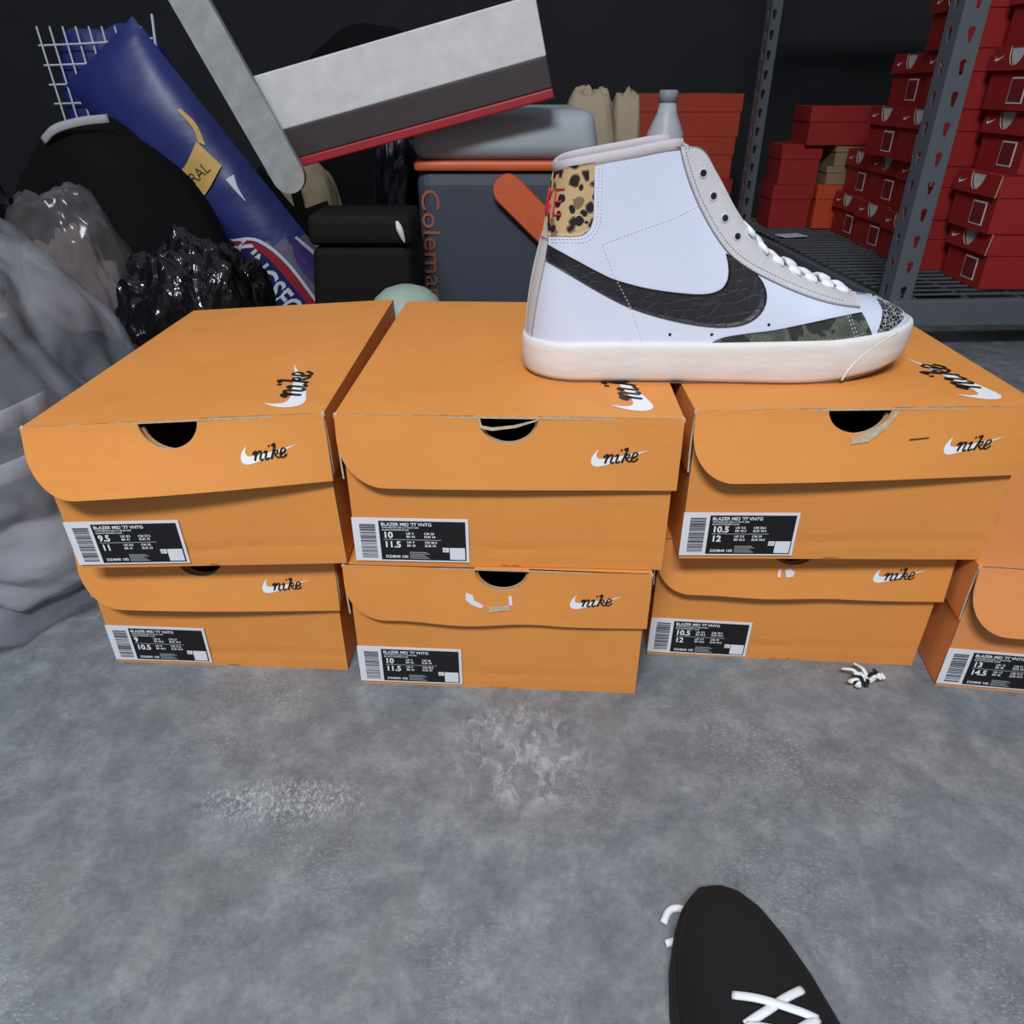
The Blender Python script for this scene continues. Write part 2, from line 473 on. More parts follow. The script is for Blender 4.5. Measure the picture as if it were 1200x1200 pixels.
HB, HS = 0.1408, 0.1349
R_ = math.radians
WB, DB, WS, DS = 0.2677, 0.344, 0.2388, 0.345
b_ml = shoe_box('orange shoe box sized 10 with torn tape under its finger hole, on the concrete floor', WB, DB, HB, (-0.0139, 0.522, 0), R_(-3.2), 0, 0.004, ('10', '11.5', '9', '42', '28', '28.5', '44'), wob=0.0016, g=(1, -0.5), fh=0.058, toplogo=False, hole=(0.005, 0.0235, 0.022))
b_mu = shoe_box('orange shoe box sized 10 carrying the heel of the white sneaker on its lid', WB, DB, HB, (-0.0029, 0.521, HB + 0.0006), R_(-2.3), R_(0.1), 0.007, ('10', '11.5', '9', '42', '28', '28.5', '44'), g=(1, -0.6), fh=0.060)
b_ll = shoe_box('orange shoe box sized 9 at the bottom of the stack beside the clear bag', WS, DS, HS, (-0.2787, 0.5535, 0), R_(-3.0), 0, 0.012, ('9', '10.5', '8', '40.5', '27', '27.5', '42.5'), fh=0.056, toplogo=False, hole=(-0.005, 0.0225, 0.022))
b_lu = shoe_box('orange shoe box sized 9.5 with its top lid bare, beside the clear bag', WS, DS, HS, (-0.2590, 0.5256, HS + 0.0045), R_(-0.9), R_(1.9), 0.020, ('9.5', '11', '8.5', '41', '27.5', '28', '43'), fh=0.056, lid_tilt=0.006, hole=(-0.003, 0.0235, 0.022))
b_rl = shoe_box('orange shoe box sized 10.5 on the floor under the box carrying the sneaker toe', WB, DB, HB, (0.2681, 0.5627, 0), R_(-3.8), 0, 0.009, ('10.5', '12', '9.5', '42.5', '28.5', '29', '44.5'), fh=0.056, g=(1, -0.5), toplogo=False, lt=R_(-0.8), wob=0.0008, hole=(-0.01, 0.0235, 0.022))
b_ru = shoe_box('orange shoe box sized 10.5 carrying the toe of the white sneaker on its lid', WB, DB, HB, (0.2775, 0.5330, HB + 0.0006), R_(-0.8), R_(0.25), 0.013, ('10.5', '12', '9.5', '42.5', '28.5', '29', '44.5'), g=(1, -0.8), fh=0.058, hole=(-0.006, 0.0245, 0.020), lid_tilt=0.004)
b_el = shoe_box('peach orange shoe box sized 13 standing alone on the floor', 0.275, 0.36, HB, (0.541, 0.508, 0), R_(-7.6), 0, 0.016, ('13', '14.5', '12', '46', '31', '31.5', '47.5'), mat='pinklit', g=(1, -0.2), fh=0.062, toplogo=False)

def lid_patch(b, name, pts, mat, lift=0.0012, thick=0.0006):
    """small irregular flat piece stuck on or cut into a front flap; pts in (x, z) of the box"""
    root, lid, yfl = b
    n = len(pts); V = [(x, yfl(x, z) - l, z) for l in (lift - thick, lift) for x, z in pts]
    F = [tuple(range(n)), tuple(range(n, 2 * n))] + [(i, (i + 1) % n, n + (i + 1) % n, n + i) for i in range(n)]
    return mesh_obj(name, V, F, mat, lid)
h0 = HB
lid_patch(b_ml, 'torn_tape', [(-0.026, h0-.024), (-0.020, h0-.027), (-0.019, h0-.032), (-0.011, h0-.037), (-0.013, h0-.040), (-0.022, h0-.036), (-0.027, h0-.031)], M['label_paper'])
lid_patch(b_ml, 'torn_tape', [(-0.006, h0-.038), (0.012, h0-.036), (0.013, h0-.041), (0.004, h0-.042), (-0.006, h0-.044)], M['kraft_edge'])
lid_patch(b_ml, 'torn_tape', [(0.011, h0-.027), (0.014, h0-.027), (0.0145, h0-.036), (0.0115, h0-.036)], M['label_paper'])
lid_patch(b_ru, 'scratch', [(0.036, h0-.0225), (0.043, h0-.0218), (0.051, h0-.0210), (0.051, h0-.0217), (0.043, h0-.0226), (0.036, h0-.0233)], M['card_inside'], lift=0.0010)
lid_patch(b_ru, 'torn_card', [(0.006, h0-.0155), (0.019, h0-.004), (0.020, h0-.0005), (0.024, h0-.0005), (0.016, h0-.014), (0.004, h0-.024), (-0.010, h0-.026), (-0.010, h0-.0215)], M['kraft_edge'])
lid_patch(b_rl, 'tape_residue', [(-0.022, h0-.026), (-0.0195, h0-.026), (-0.0195, h0-.034), (-0.022, h0-.034)], M['label_paper'])
lid_patch(b_rl, 'tape_residue', [(-0.016, h0-.027), (-0.012, h0-.025), (-0.007, h0-.028), (-0.008, h0-.033), (-0.014, h0-.034)], M['label_paper'])
lid_patch(b_mu, 'torn_card', [(-0.0235, h0-.0002), (-0.0215, h0-.0002), (-0.020, h0-.007), (-0.012, h0-.0085), (0.005, h0-.0065), (0.0235, h0-.0015), (0.0235, h0-.0025), (0.006, h0-.0085), (-0.012, h0-.011), (-0.0215, h0-.009)], M['kraft_edge'])

# ------------------------------------------------------------------ the white high-top sneaker
def leopard():
    t = NT('leopard_print'); v = t.coord(scale=(1, 1, 1))
    n = t.new('ShaderNodeTexNoise', Scale=90.0, Detail=2.0); t.link(v, n.inputs['Vector'])
    off = t.new('ShaderNodeVectorMath'); off.operation = 'SCALE'; off.inputs['Scale'].default_value = 0.008
    t.link(n.outputs['Color'], off.inputs[0])
    add = t.new('ShaderNodeVectorMath'); t.link(v, add.inputs[0]); t.link(off.outputs[0], add.inputs[1])
    vo = t.new('ShaderNodeTexVoronoi', Scale=118.0, Randomness=0.8); t.link(add.outputs[0], vo.inputs['Vector'])
    blob = t.ramp(vo.outputs['Distance'], [(0.39, (1, 1, 1, 1)), (0.43, (0, 0, 0, 1))])
    sep = t.new('ShaderNodeSeparateColor'); t.link(vo.outputs['Color'], sep.inputs[0])
    f = t.math('MULTIPLY', blob, t.math('GREATER_THAN', sep.outputs[0], 0.12))
    brown = t.math('MULTIPLY', t.ramp(vo.outputs['Distance'], [(0.5, (1, 1, 1, 1)), (0.56, (0, 0, 0, 1))]), t.math('GREATER_THAN', sep.outputs[1], 0.72))
    base = t.mix(brown, srgb(192, 164, 122), srgb(126, 102, 80))
    t.set(t.mix(f, base, srgb(38, 33, 36)), 0.75, 0, 0.2)
    t.bump(t.noise(v, 900, 3), 0.3, 0.0006)
    return t.m
def camo():
    t = NT('camouflage_snakeskin'); v = t.coord()
    n = t.noise(v, 60, 2, 0.5, 0.4)
    c = t.ramp(n, [(0.0, srgb(36, 38, 38)), (0.45, srgb(50, 54, 52)), (0.49, srgb(100, 102, 92)), (0.62, srgb(78, 82, 75))], 'LINEAR')
    w = t.new('ShaderNodeTexWave', Scale=160.0, Distortion=6.0, Detail=2.0); t.link(t.coord(rot=(0, 0.7, 0)), w.inputs['Vector'])
    c = t.mix(0.35, c, t.ramp(w.outputs['Fac'], [(0.3, (0.1, 0.1, 0.1, 1)), (0.8, (0.75, 0.75, 0.75, 1))]), 'OVERLAY')
    t.set(c, 0.5, 0, 0.4); t.bump(w.outputs['Fac'], 0.4, 0.0008)
    return t.m
def snake():
    t = NT('black_white_snakeskin'); v = t.coord()
    vo = t.new('ShaderNodeTexVoronoi', Scale=330.0, Randomness=0.8); vo.feature = 'DISTANCE_TO_EDGE'; t.link(t.coord(scale=(1, 0.6, 1)), vo.inputs['Vector'])
    n = t.noise(v, 120, 3)
    f = t.math('MULTIPLY', t.ramp(vo.outputs['Distance'], [(0.03, (1, 1, 1, 1)), (0.12, (0, 0, 0, 1))]), t.ramp(n, [(0.4, (0.2, 0.2, 0.2, 1)), (0.6, (1, 1, 1, 1))]))
    t.set(t.mix(f, srgb(30, 31, 36), srgb(205, 205, 210)), 0.45); t.bump(vo.outputs['Distance'], 0.4, 0.001)
    return t.m
def croc():
    t = NT('black_crocodile_leather'); v = t.coord(scale=(1, 0.7, 1.5), rot=(0, 0.25, 0))
    vo = t.new('ShaderNodeTexVoronoi', Scale=85.0, Randomness=0.55); vo.feature = 'DISTANCE_TO_EDGE'; t.link(v, vo.inputs['Vector'])
    hgt = t.ramp(vo.outputs['Distance'], [(0.0, (0, 0, 0, 1)), (0.10, (1, 1, 1, 1))])
    t.set(t.mix(t.ramp(vo.outputs['Distance'], [(0.0, (1, 1, 1, 1)), (0.05, (0, 0, 0, 1))]), srgb(25, 25, 32), srgb(36, 35, 42)), 0.5, 0, 0.5)
    t.bump(hgt, 0.22, 0.0010)
    return t.m
def leather():
    t = NT('white_tumbled_leather'); v = t.coord(scale=(1, 1, 2.2))
    n = t.noise(v, 260, 5, 0.6, 0.5)
    t.set(t.ramp(t.noise(t.coord(), 20, 3), [(0.3, srgb(204, 210, 229)), (0.7, srgb(210, 216, 233))]), 0.42, 0, 0.45)
    t.bump(n, 0.16, 0.0012)
    return t.m
def rubber():
    t = NT('sail_rubber'); v = t.coord()
    n = t.noise(t.coord(scale=(1, 1, 6)), 30, 5, 0.65)
    t.set(t.ramp(n, [(0.3, srgb(216, 211, 207)), (0.7, srgb(228, 225, 223))]), 0.55, 0, 0.4)
    t.bump(t.noise(v, 500, 3), 0.25, 0.0008)
    return t.m
M.update(leopard=leopard(), camo=camo(), snake=snake(), croc=croc(), leather=leather(), rubber=rubber())
M['suede'] = plain('pale_grey_suede', srgb(196, 193, 196), 0.9, var=0.05, scale=500, bump=0.25, spec=0.1)
M['suede_edge'] = plain('grey_suede_edge', srgb(150, 147, 152), 0.9)
M['collar_cloth'] = plain('grey_collar_textile', srgb(186, 178, 182), 0.9, var=0.06, scale=900, bump=0.2, spec=0.1)
M['shoe_inside'] = plain('dark_grey_lining', srgb(120, 116, 120), 0.95)  # lining cloth, darker grey than the collar
M['lace'] = plain('white_cotton_lace', srgb(236, 238, 244), 0.85, var=0.04, scale=1200, bump=0.3)
M['thread'] = plain('pale_thread', srgb(205, 206, 216), 0.8)
M['grey_thread'] = plain('grey_thread', srgb(130, 128, 138), 0.8)
M['hole'] = plain('dark_hole', srgb(22, 22, 26), 0.9)
M['red_thread'] = plain('red_embroidery', srgb(186, 40, 52), 0.7, scale=900, bump=0.3)

SHOE = Vector((0.012, 0.632, 0.2838))
SL = 0.328
T_x  = [0, .02, .05, .08, .105, .125, .15, .18, .21, .235, .255, .275, .295, .31, .32, .328]
T_xt = [.021, .030, .048, .075, .105, .126, .142, .163, .192, .222, .246, .270, .292, .309, .320, .327]
T_zt = [.1615, .1645, .168, .1725, .1775, .177, .160, .131, .100, .083, .074, .0665, .0625, .0575, .052, .046]
T_wt = [.034, .034, .0335, .033, .029, .025, .0215, .0195, .0175, .0155, .012, .0055, 0, 0, 0, 0]
T_zb = [.028, .029, .030, .030, .030, .030, .030, .031, .032, .033, .034, .036, .039, .041, .043, .046]
T_k  = [.15, .15, .15, .2, .25, .3, .4, .55, .75, .9, 1, 1, 1, 1, 1, 1]
T_wb = [.0385, .0385, .039, .039, .0395, .040, .0415, .0435, .0455, .0465, .0468, .0465, .0465, .0465, .0465, .0465]
def tab(T, x):
    """smooth table lookup (Catmull-Rom on the knots)"""
    X = np.array(T_x); Y = np.array(T); x = np.clip(np.asarray(x, float), 0, SL)
    i = np.clip(np.searchsorted(X, x, side='right') - 1, 0, len(X) - 2)
    m = np.gradient(Y, X)
    h = X[i+1] - X[i]; s = (x - X[i]) / h
    return (2*s**3 - 3*s**2 + 1) * Y[i] + (s**3 - 2*s**2 + s) * h * m[i] + (-2*s**3 + 3*s**2) * Y[i+1] + (s**3 - s**2) * h * m[i+1]
def endcap(x, rh=0.042, rt=0.095):
    a = np.where(x < rh, np.sqrt(np.clip(1 - ((rh - x) / rh) ** 2, 0, 1)), 1.0)
    b = np.where(x > SL - rt, np.clip(1 - (np.abs(x - SL + rt) / rt) ** 2.5, 0, 1) ** 0.5, 1.0)
    return a * b
def surf(u, v, side=-1):
    """point on the upper: u heel to toe, v sole line to top edge, side -1 lateral (outer) or +1 medial"""
    u = np.asarray(u, float); v = np.asarray(v, float); x = u * SL
    xt, zt, zb, k = tab(T_xt, x), tab(T_zt, x), tab(T_zb, x), tab(T_k, x)
    wt = np.clip(tab(T_wt, x), 0, 1) * np.where(x < 0.045, np.sqrt(np.clip(1 - ((0.045 - x) / 0.045) ** 2, 0, 1)), 1)
    wb = tab(T_wb, x) * endcap(x)
    zf = (1 - k) * v + k * np.sin(v * PI / 2); yf = (1 - k) * (1 - v) + k * np.cos(v * PI / 2)
    X = x + (xt - x) * zf
    Z = zb + (zt - zb) * zf
    Y = wt + (wb - wt) * yf - 0.0045 * np.sin(PI * v) * (1 - k) * np.where(x < 0.045, x / 0.045, 1)
    # the heel counter swells a little
    X = X - 0.003 * np.sin(PI * np.clip(v * 1.6, 0, 1)) * np.clip(1 - x / 0.06, 0, 1)
    return np.stack([X, side * np.maximum(Y, 0), Z], -1)
def surf_n(u, v):
    e = 1e-3
    u0, u1 = np.clip(u - e, 0.0, 1), np.clip(u + e, 0, 1); v0, v1 = np.clip(v - e, 0, 1), np.clip(v + e, 0, 1)
    n = np.cross(surf(u1, v) - surf(u0, v), surf(u, v1) - surf(u, v0))
    n /= np.linalg.norm(n, axis=-1)[..., None] + 1e-12
    heel = u < 0.004
    n[heel] = np.array([-0.98, -0.05, -0.15]) / np.linalg.norm([-0.98, -0.05, -0.15])
    return n
def view(P):
    """pattern lines are drawn on a flat side view of the shoe: 3D point -> drawing coordinates"""
    X, Y, Z = P[..., 0] + SHOE.x, P[..., 1] + SHOE.y, P[..., 2] + SHOE.z - CAMH
    c, s = math.cos(PITCH), math.sin(PITCH)
    d = c * Y - s * Z; up = s * Y + c * Z
    return np.stack([600 + FOC * X / d, 600 - FOC * up / d], -1)
GU = 0.5 - 0.5 * np.cos(np.linspace(0, PI, 361)); GV = np.linspace(0, 1, 141)
GUU, GVV = np.meshgrid(GU, GV, indexing='ij'); GP = view(surf(GUU, GVV))
def to_uv(pts):
    out = []
    for p in np.atleast_2d(np.array(pts, float)):
        d = ((GP - p) ** 2).sum(-1); i = np.unravel_index(np.argmin(d), d.shape)
        uv = np.array([GUU[i], GVV[i]])
        for _ in range(4):
            q = view(surf(uv[0], uv[1])); e = 1e-4
            ju = (view(surf(min(uv[0] + e, 1), uv[1])) - view(surf(uv[0] - e if uv[0] > e else 0, uv[1]))) / (min(uv[0] + e, 1) - max(uv[0] - e, 0))
            jv = (view(surf(uv[0], min(uv[1] + e, 1))) - view(surf(uv[0], max(uv[1] - e, 0)))) / (min(uv[1] + e, 1) - max(uv[1] - e, 0))
            J = np.stack([ju, jv], 1)
            if abs(np.linalg.det(J)) < 1: break
            st = np.linalg.solve(J, p - q); st = np.clip(st, -0.02, 0.02)
            uv = np.clip(uv + st, 0, 1)
        out.append(uv)
    return np.array(out)

shoe = empty('high_top_sneaker', SHOE)
tag(shoe, 'white leather high-top sneaker with leopard heel and black swoosh standing across two boxes', 'sneaker')

def sheet(name, UV, n, m, off, mat, edge=0.0006, lift=0.0, smooth=True, label=None):
    """UV: (m+1)*n parameters -> a leather piece lying on the upper, on both sides of the shoe"""
    U = UV[:, 0]; Vv = UV[:, 1]
    base = surf(U, Vv); nn = surf_n(U, Vv)
    for side in (-1, 1):
        P0 = base + nn * lift; P1 = base + nn * (lift + off)
        if side > 0: P0 = P0 * [1, -1, 1]; P1 = P1 * [1, -1, 1]
        V = [tuple(p) for p in P1]; F = []
        for k in range(m):
            for i in range(n - 1):
                f = (k*n + i, k*n + i + 1, (k+1)*n + i + 1, (k+1)*n + i)
                F.append(f if side < 0 else f[::-1])
        rim = list(range(n)) + [k*n + n - 1 for k in range(1, m + 1)] + [m*n + i for i in range(n - 2, -1, -1)] + [k*n for k in range(m - 1, 0, -1)]
        o = len(V); V += [tuple(P0[i]) for i in rim]
        for a in range(len(rim)):
            b = (a + 1) % len(rim); F.append((rim[a], rim[b], o + b, o + a))
        ob = mesh_obj(name, V, F, mat, shoe, smooth=smooth)
        if label: ob['label'] = label
def px_sheet(name, lo, hi, n, m, off, mat, lift=0.0, fixu0=False, label=None, top=False):
    A = smooth_poly(lo, n); B = smooth_poly(hi, n)
    UA = to_uv(A); UB = to_uv(B)
    if top: UB[:, 1] = 1.0
    if fixu0: UA[0, 0] = UB[0, 0] = 0.0
    UV = np.vstack([UA + (UB - UA) * (k / m) for k in range(m + 1)])
    sheet(name, UV, n, m, off, mat, lift=lift, label=label)

def build_sneaker():
    # upper: one leather shell, both sides
    nu, nv = 110, 36
    us = 0.5 - 0.5 * np.cos(np.linspace(0, PI, nu)); vs = np.linspace(0, 1, nv)
    UU, VV = np.meshgrid(us, vs, indexing='ij')
    bm = bmesh.new()
    for side in (-1, 1):
        P = surf(UU, VV, side); ids = [[bm.verts.new(P[i, j]) for j in range(nv)] for i in range(nu)]
        for i in range(nu - 1):
            for j in range(nv - 1):
                f = (ids[i][j], ids[i+1][j], ids[i+1][j+1], ids[i][j+1])
                try: bm.faces.new(f)
                except ValueError: pass
    bmesh.ops.remove_doubles(bm, verts=bm.verts[:], dist=0.00008)
    bm_obj('upper', bm, M['leather'], shoe, smooth=True)
    # lining just inside the ankle
    ul = 0.5 - 0.5 * np.cos(np.linspace(0, PI * 0.86, 60)); UU, VV = np.meshgrid(ul, np.linspace(0, 1, 12), indexing='ij')
    bm = bmesh.new()
    for side in (-1, 1):
        P = surf(UU, VV, side) * [1, 0.90, 1] + [0.0, 0, 0]; P[..., 0] = 0.07 + (P[..., 0] - 0.07) * 0.965
        ids = [[bm.verts.new(P[i, j]) for j in range(12)] for i in range(60)]
        for i in range(59):
            for j in range(11): bm.faces.new((ids[i][j], ids[i][j+1], ids[i+1][j+1], ids[i+1][j]))
    bm_obj('lining', bm, M['shoe_inside'], shoe, smooth=True)
    # padded collar rolled over the top edge
    uc = 0.5 - 0.5 * np.cos(np.linspace(0, math.acos(1 - 2 * 0.112 / SL), 26))
    L = surf(uc, np.full_like(uc, 1.0)); path = np.vstack([L[::-1], (L * [1, -1, 1])[1:]])
    path = path * [1, 0.94, 1] + [0.001, 0, 0.001]
    V, F = tube(path, 0.0040, 10, flat=(0.75, 1.15)); mesh_obj('collar', V, F, M['collar_cloth'], shoe, smooth=True)
    # tongue under the eyestays
    ut = np.linspace(0.112, 0.272, 30) / SL; W = np.linspace(-1, 1, 13); V = []; F = []
    E1 = surf(ut, np.ones_like(ut))
    for i in range(30):
        for w in W: V.append((E1[i, 0] - 0.003, w * (abs(E1[i, 1]) - 0.0005), E1[i, 2] - 0.0075 + 0.006 * (1 - w * w)))
    F = [(i*13 + j, i*13 + j + 1, (i+1)*13 + j + 1, (i+1)*13 + j) for i in range(29) for j in range(12)]
    mesh_obj('tongue', V, F, M['leather'], shoe, smooth=True)
    # sole: foxing with toe spring
    nth = 160; ring = []
    th = np.linspace(0, PI, nth // 2 + 1)
    xo = SL * (0.5 - 0.5 * np.cos(th))
    wo = tab(T_wb, xo) * endcap(xo, 0.045, 0.10)
    up = np.stack([xo, -wo], 1); dn = np.stack([xo[::-1], wo[::-1]], 1)[1:-1]
    out = np.vstack([up, dn]); n = len(out)
    ctr = np.roll(out, -1, 0) - np.roll(out, 1, 0); N = np.stack([ctr[:, 1], -ctr[:, 0]], 1); N /= np.linalg.norm(N, axis=1)[:, None]
    zbot = lambda x: 0.0175 * np.clip((x - 0.215) / 0.113, 0, 1) ** 1.9 + 0.001 * np.clip(1 - x / 0.02, 0, 1)
    ztop = lambda x: np.interp(x, [0, .05, .15, .25, .30, .328], [.0325, .034, .0345, .0385, .043, .0465])
    prof = [(-0.003, 0.0), (0.0005, 0.05), (0.0022, 0.15), (0.0032, 0.45), (0.0034, 0.75), (0.0033, 0.88), (0.0026, 0.96), (0.0008, 1.0), (-0.004, 1.0)]
    V = []; F = []
    for o, q in prof:
        for i in range(n):
            x = out[i, 0] + N[i, 0] * o; y = out[i, 1] + N[i, 1] * o
            a, b = zbot(out[i, 0]), ztop(out[i, 0]); V.append((x, y, a + (b - a) * q))
    for k in range(len(prof) - 1):
        for i in range(n):
            j = (i + 1) % n; F.append((k*n + i, k*n + j, (k+1)*n + j, (k+1)*n + i))
    F.append(tuple(range(n))[::-1])
    sole = mesh_obj('midsole', V, F, M['rubber'], shoe, smooth=True)
    # raised seam where the toe bumper meets the foxing, on both sides
    for side in (-1, 1):
        pts = []
        for x, q in ((0.262, 0.03), (0.266, 0.25), (0.273, 0.5), (0.284, 0.72), (0.295, 0.86), (0.303, 0.93)):
            i = int(np.argmin(np.abs(xo - x))); t = (x - xo[i])
            w = np.interp(x, xo, wo) + 0.0028; nx = np.gradient(wo, xo)[i]
            pts.append((x + 0.0030 * max(0, -nx) * 0.6, side * w, float(zbot(x) + (ztop(x) - zbot(x)) * q)))
        V, F = tube(smooth_poly(pts, 24), 0.0009, 6); mesh_obj('toe_bumper_seam', V, F, M['rubber'], sole, smooth=True)
    # outsole: thin tread edge
    o2 = out + N * -0.002; V = [(p[0], p[1], float(zbot(p[0])) + d) for d in (-0.0014, 0.0002) for p in o2]
    F = [(i, (i+1) % n, n + (i+1) % n, n + i) for i in range(n)] + [tuple(range(n))[::-1]]
    mesh_obj('outsole', V, F, M['suede_edge'], shoe)

    # swoosh
    px_sheet('swoosh', [(640, 305), (668, 322), (700, 341), (735, 359), (770, 371), (810, 380), (845, 383.5), (872, 380), (890, 369), (898, 353), (896, 336), (885, 320), (868, 307), (851, 297)],
             [(643, 287), (672, 303), (700, 318), (722, 328), (760, 338), (800, 343.5), (826, 344.5), (843, 340), (851, 331), (853.5, 320), (853, 310), (852, 304), (851, 300), (850.5, 297)], 60, 8, 0.0011, M['croc'], label='black crocodile-embossed swoosh')
    # leopard heel panel
    px_sheet('heel_panel', [(640, 276), (650, 276.5), (660, 276.5), (670, 276.5), (680, 275.5), (687, 272), (692, 266), (695.5, 255)],
             [(651, 191), (657, 190), (664, 190), (671, 190), (679, 189), (686, 189), (692, 188), (697, 188)], 26, 20, 0.0008, M['leopard'], fixu0=True, top=True, label='leopard print heel panel')
    # suede back stay below it
    A = to_uv(smooth_poly([(644, 279), (641, 300), (636, 325), (630, 355), (624, 396)], 24)); B = A.copy(); B[:, 0] = 0
    sheet('back_stay', np.vstack([B + (A - B) * (k / 8) for k in range(9)]), 24, 8, 0.0010, M['suede'])
    # eyestay
    A = to_uv(smooth_poly([(797, 172), (801, 190), (808, 213), (819, 240), (835, 270), (854, 296), (875, 313), (900, 327), (930, 341), (960, 352), (985, 358), (1007, 361)], 60))
    ub = np.interp(np.linspace(0, 1, 60), [0, .06, .12, 1], [0.108 / SL, 0.122 / SL, 0.131 / SL, 0.281 / SL]); B = np.stack([ub, np.ones(60)], 1)
    sheet('eyestay', np.vstack([A + (B - A) * (k / 10) for k in range(11)]), 60, 10, 0.0016, M['suede'])
    # dark cut line along the eyestay
    for side in (-1, 1):
        P = surf(A[:, 0], A[:, 1]) + surf_n(A[:, 0], A[:, 1]) * 0.0006
        if side > 0: P = P * [1, -1, 1]
        V, F = tube(P, 0.0007, 5); mesh_obj('eyestay_edge', V, F, M['suede_edge'], shoe, smooth=True)
    # camouflage mudguard and its forward tab
    px_sheet('mudguard', [(828, 407), (846, 407.5), (874, 406.5), (906, 405), (941, 402), (976, 398), (1000, 395), (1021, 392)],
             [(829, 404.5), (846, 396), (874, 391), (906, 387), (941, 380), (976, 372.5), (1000, 368), (1009, 366.5)], 50, 8, 0.0011, M['camo'], label='dark camouflage mudguard')
    # snakeskin toe tip
    px_sheet('toe_tip', [(1028, 389), (1031, 381), (1033.5, 371), (1033, 361), (1027, 351)], [(1042, 387), (1054, 378), (1058.5, 371), (1055, 364), (1044, 356)], 16, 10, 0.0010, M['snake'], label='black and white snakeskin toe tip')
    # stitching: short thread dashes
    def stitches(lines, mat, name, step=4.2, duty=0.62, r=0.00035, lift=0.0004):
        parts = []
        for pts in lines:
            L = np.linalg.norm(np.diff(np.array(pts, float), axis=0), axis=1).sum(); k = max(2, int(L / step))
            q = to_uv(smooth_poly(pts, 2 * k))
            for i in range(k):
                a, b = q[2*i], q[2*i] + (q[2*i + 1] - q[2*i]) * duty * 1.4
                uv = np.array([a, b]); P = surf(uv[:, 0], uv[:, 1]) + surf_n(uv[:, 0], uv[:, 1]) * lift
                if np.linalg.norm(P[1] - P[0]) < 1e-5: continue
                for side in (1, -1): parts.append(tube(P * [1, side, 1], r, 4))
        V, F = merge(parts); mesh_obj(name, V, F, mat, shoe)['kind'] = 'stuff'
    stitches([[(818, 241), (790, 255), (765, 264), (735, 275), (706, 286)], [(706, 288), (713, 306), (721, 326)], [(739, 361), (746, 380), (752, 402)],
              [(702, 192), (701, 225), (700, 256), (695, 270), (684, 279), (662, 280), (646, 280)], [(706, 192), (705, 225), (704, 257), (698, 273), (686, 283), (664, 284), (647, 284)]], M['thread'], 'upper_stitching')
    stitches([[(721, 326), (730, 343), (739, 361)], [(992, 371), (997, 384), (1001, 396)], [(995, 370), (1000, 383), (1004, 395)]], M['thread'], 'overlay_stitching', lift=0.0015)
    stitches([[(803, 178), (806, 190), (813, 212), (824, 239), (840, 268), (858, 292), (878, 308), (903, 322), (933, 336), (962, 347), (986, 354)], [(802, 174), (815, 172), (827, 178), (831, 183)]], M['grey_thread'], 'eyestay_stitching', step=3.6, lift=0.0019)
    # empty eyelets and vent holes
    for (x, y) in ((823, 203), (835, 230), (848.5, 256), (863, 277.5)):
        uv = to_uv([(x, y)])[0]
        for side in (1, -1):
            c = surf(uv[0], uv[1]) + surf_n(np.array([uv[0]]), np.array([uv[1]]))[0] * 0.0022; nn = surf_n(np.array([uv[0]]), np.array([uv[1]]))[0]
            ax = Vector(nn).to_track_quat('Z', 'Y'); V = []; 
            for r_, l in ((0.0037, -0.0003), (0.0032, 0.0003), (0.0026, -0.0001)):
                for k in range(14):
                    q = ax @ Vector((r_ * math.cos(k * PI / 7), r_ * math.sin(k * PI / 7), l)); V.append(((c[0] + q.x), side * (c[1] + q.y), c[2] + q.z))
            F = [(r_*14 + k, r_*14 + (k+1) % 14, (r_+1)*14 + (k+1) % 14, (r_+1)*14 + k) for r_ in range(2) for k in range(14)]
            e = mesh_obj('eyelet', V, F, M['suede'], shoe, smooth=True)
            mesh_obj('eyelet_hole', [V[28 + k] for k in range(14)], [tuple(range(14))], M['hole'], e)
    for (x, y) in ((785, 392), (834, 392), (901, 380.5)):
        uv = to_uv([(x, y)])[0]
        for side in (1, -1):
            nn = surf_n(np.array([uv[0]]), np.array([uv[1]]))[0]; c = surf(uv[0], uv[1]) + nn * 0.0003; ax = Vector(nn).to_track_quat('Z', 'Y')
            V = [((c + np.array(ax @ Vector((0.0013 * math.cos(k * PI / 5), 0.0013 * math.sin(k * PI / 5), 0)))) * [1, side, 1]) for k in range(10)]
            mesh_obj('vent_hole', V, [tuple(range(10))], M['hole'], shoe)
    # laces crossing the throat
    for i, xs in enumerate((0.1955, 0.2065, 0.219, 0.2315, 0.244, 0.257, 0.269)):
        u = xs / SL
        e = surf(np.array([u]), np.array([1.0]))[0]; w = abs(e[1])
        lo = surf(np.array([u - 0.008]), np.array([0.90 if i < 2 else 0.87]))[0]; ln = surf_n(np.array([u - 0.008]), np.array([0.86]))[0]
        a = lo + ln * 0.0016; b = surf(np.array([u - 0.004]), np.array([0.96]))[0] + ln * 0.0030
        sl = 0.005 * (1 if i % 2 else -1)
        pts = [a, b, (e[0], -w * 0.75, e[2] + 0.0032), (e[0] + sl * 0.3, 0, e[2] + 0.0050), (e[0] + sl, w * 0.75, e[2] + 0.0032), b * [1, -1, 1] + [sl, 0, 0], a * [1, -1, 1] + [sl, 0, 0]]
        tn = surf(np.array([u + 0.01]), np.array([1.0]))[0] - surf(np.array([u - 0.01]), np.array([1.0]))[0]; nrm = np.array([-tn[2], 0, tn[0]])
        V, F = tube(smooth_poly(pts, 26), 0.0050, 8, flat=(1.2, 0.42), up=nrm / np.linalg.norm(nrm))
        mesh_obj('lace', V, F, M['lace'], shoe, smooth=True)
    # embroidered word round the back of the heel: seen from the side only its last letters show
    zc, hh = 0.1285, 0.018
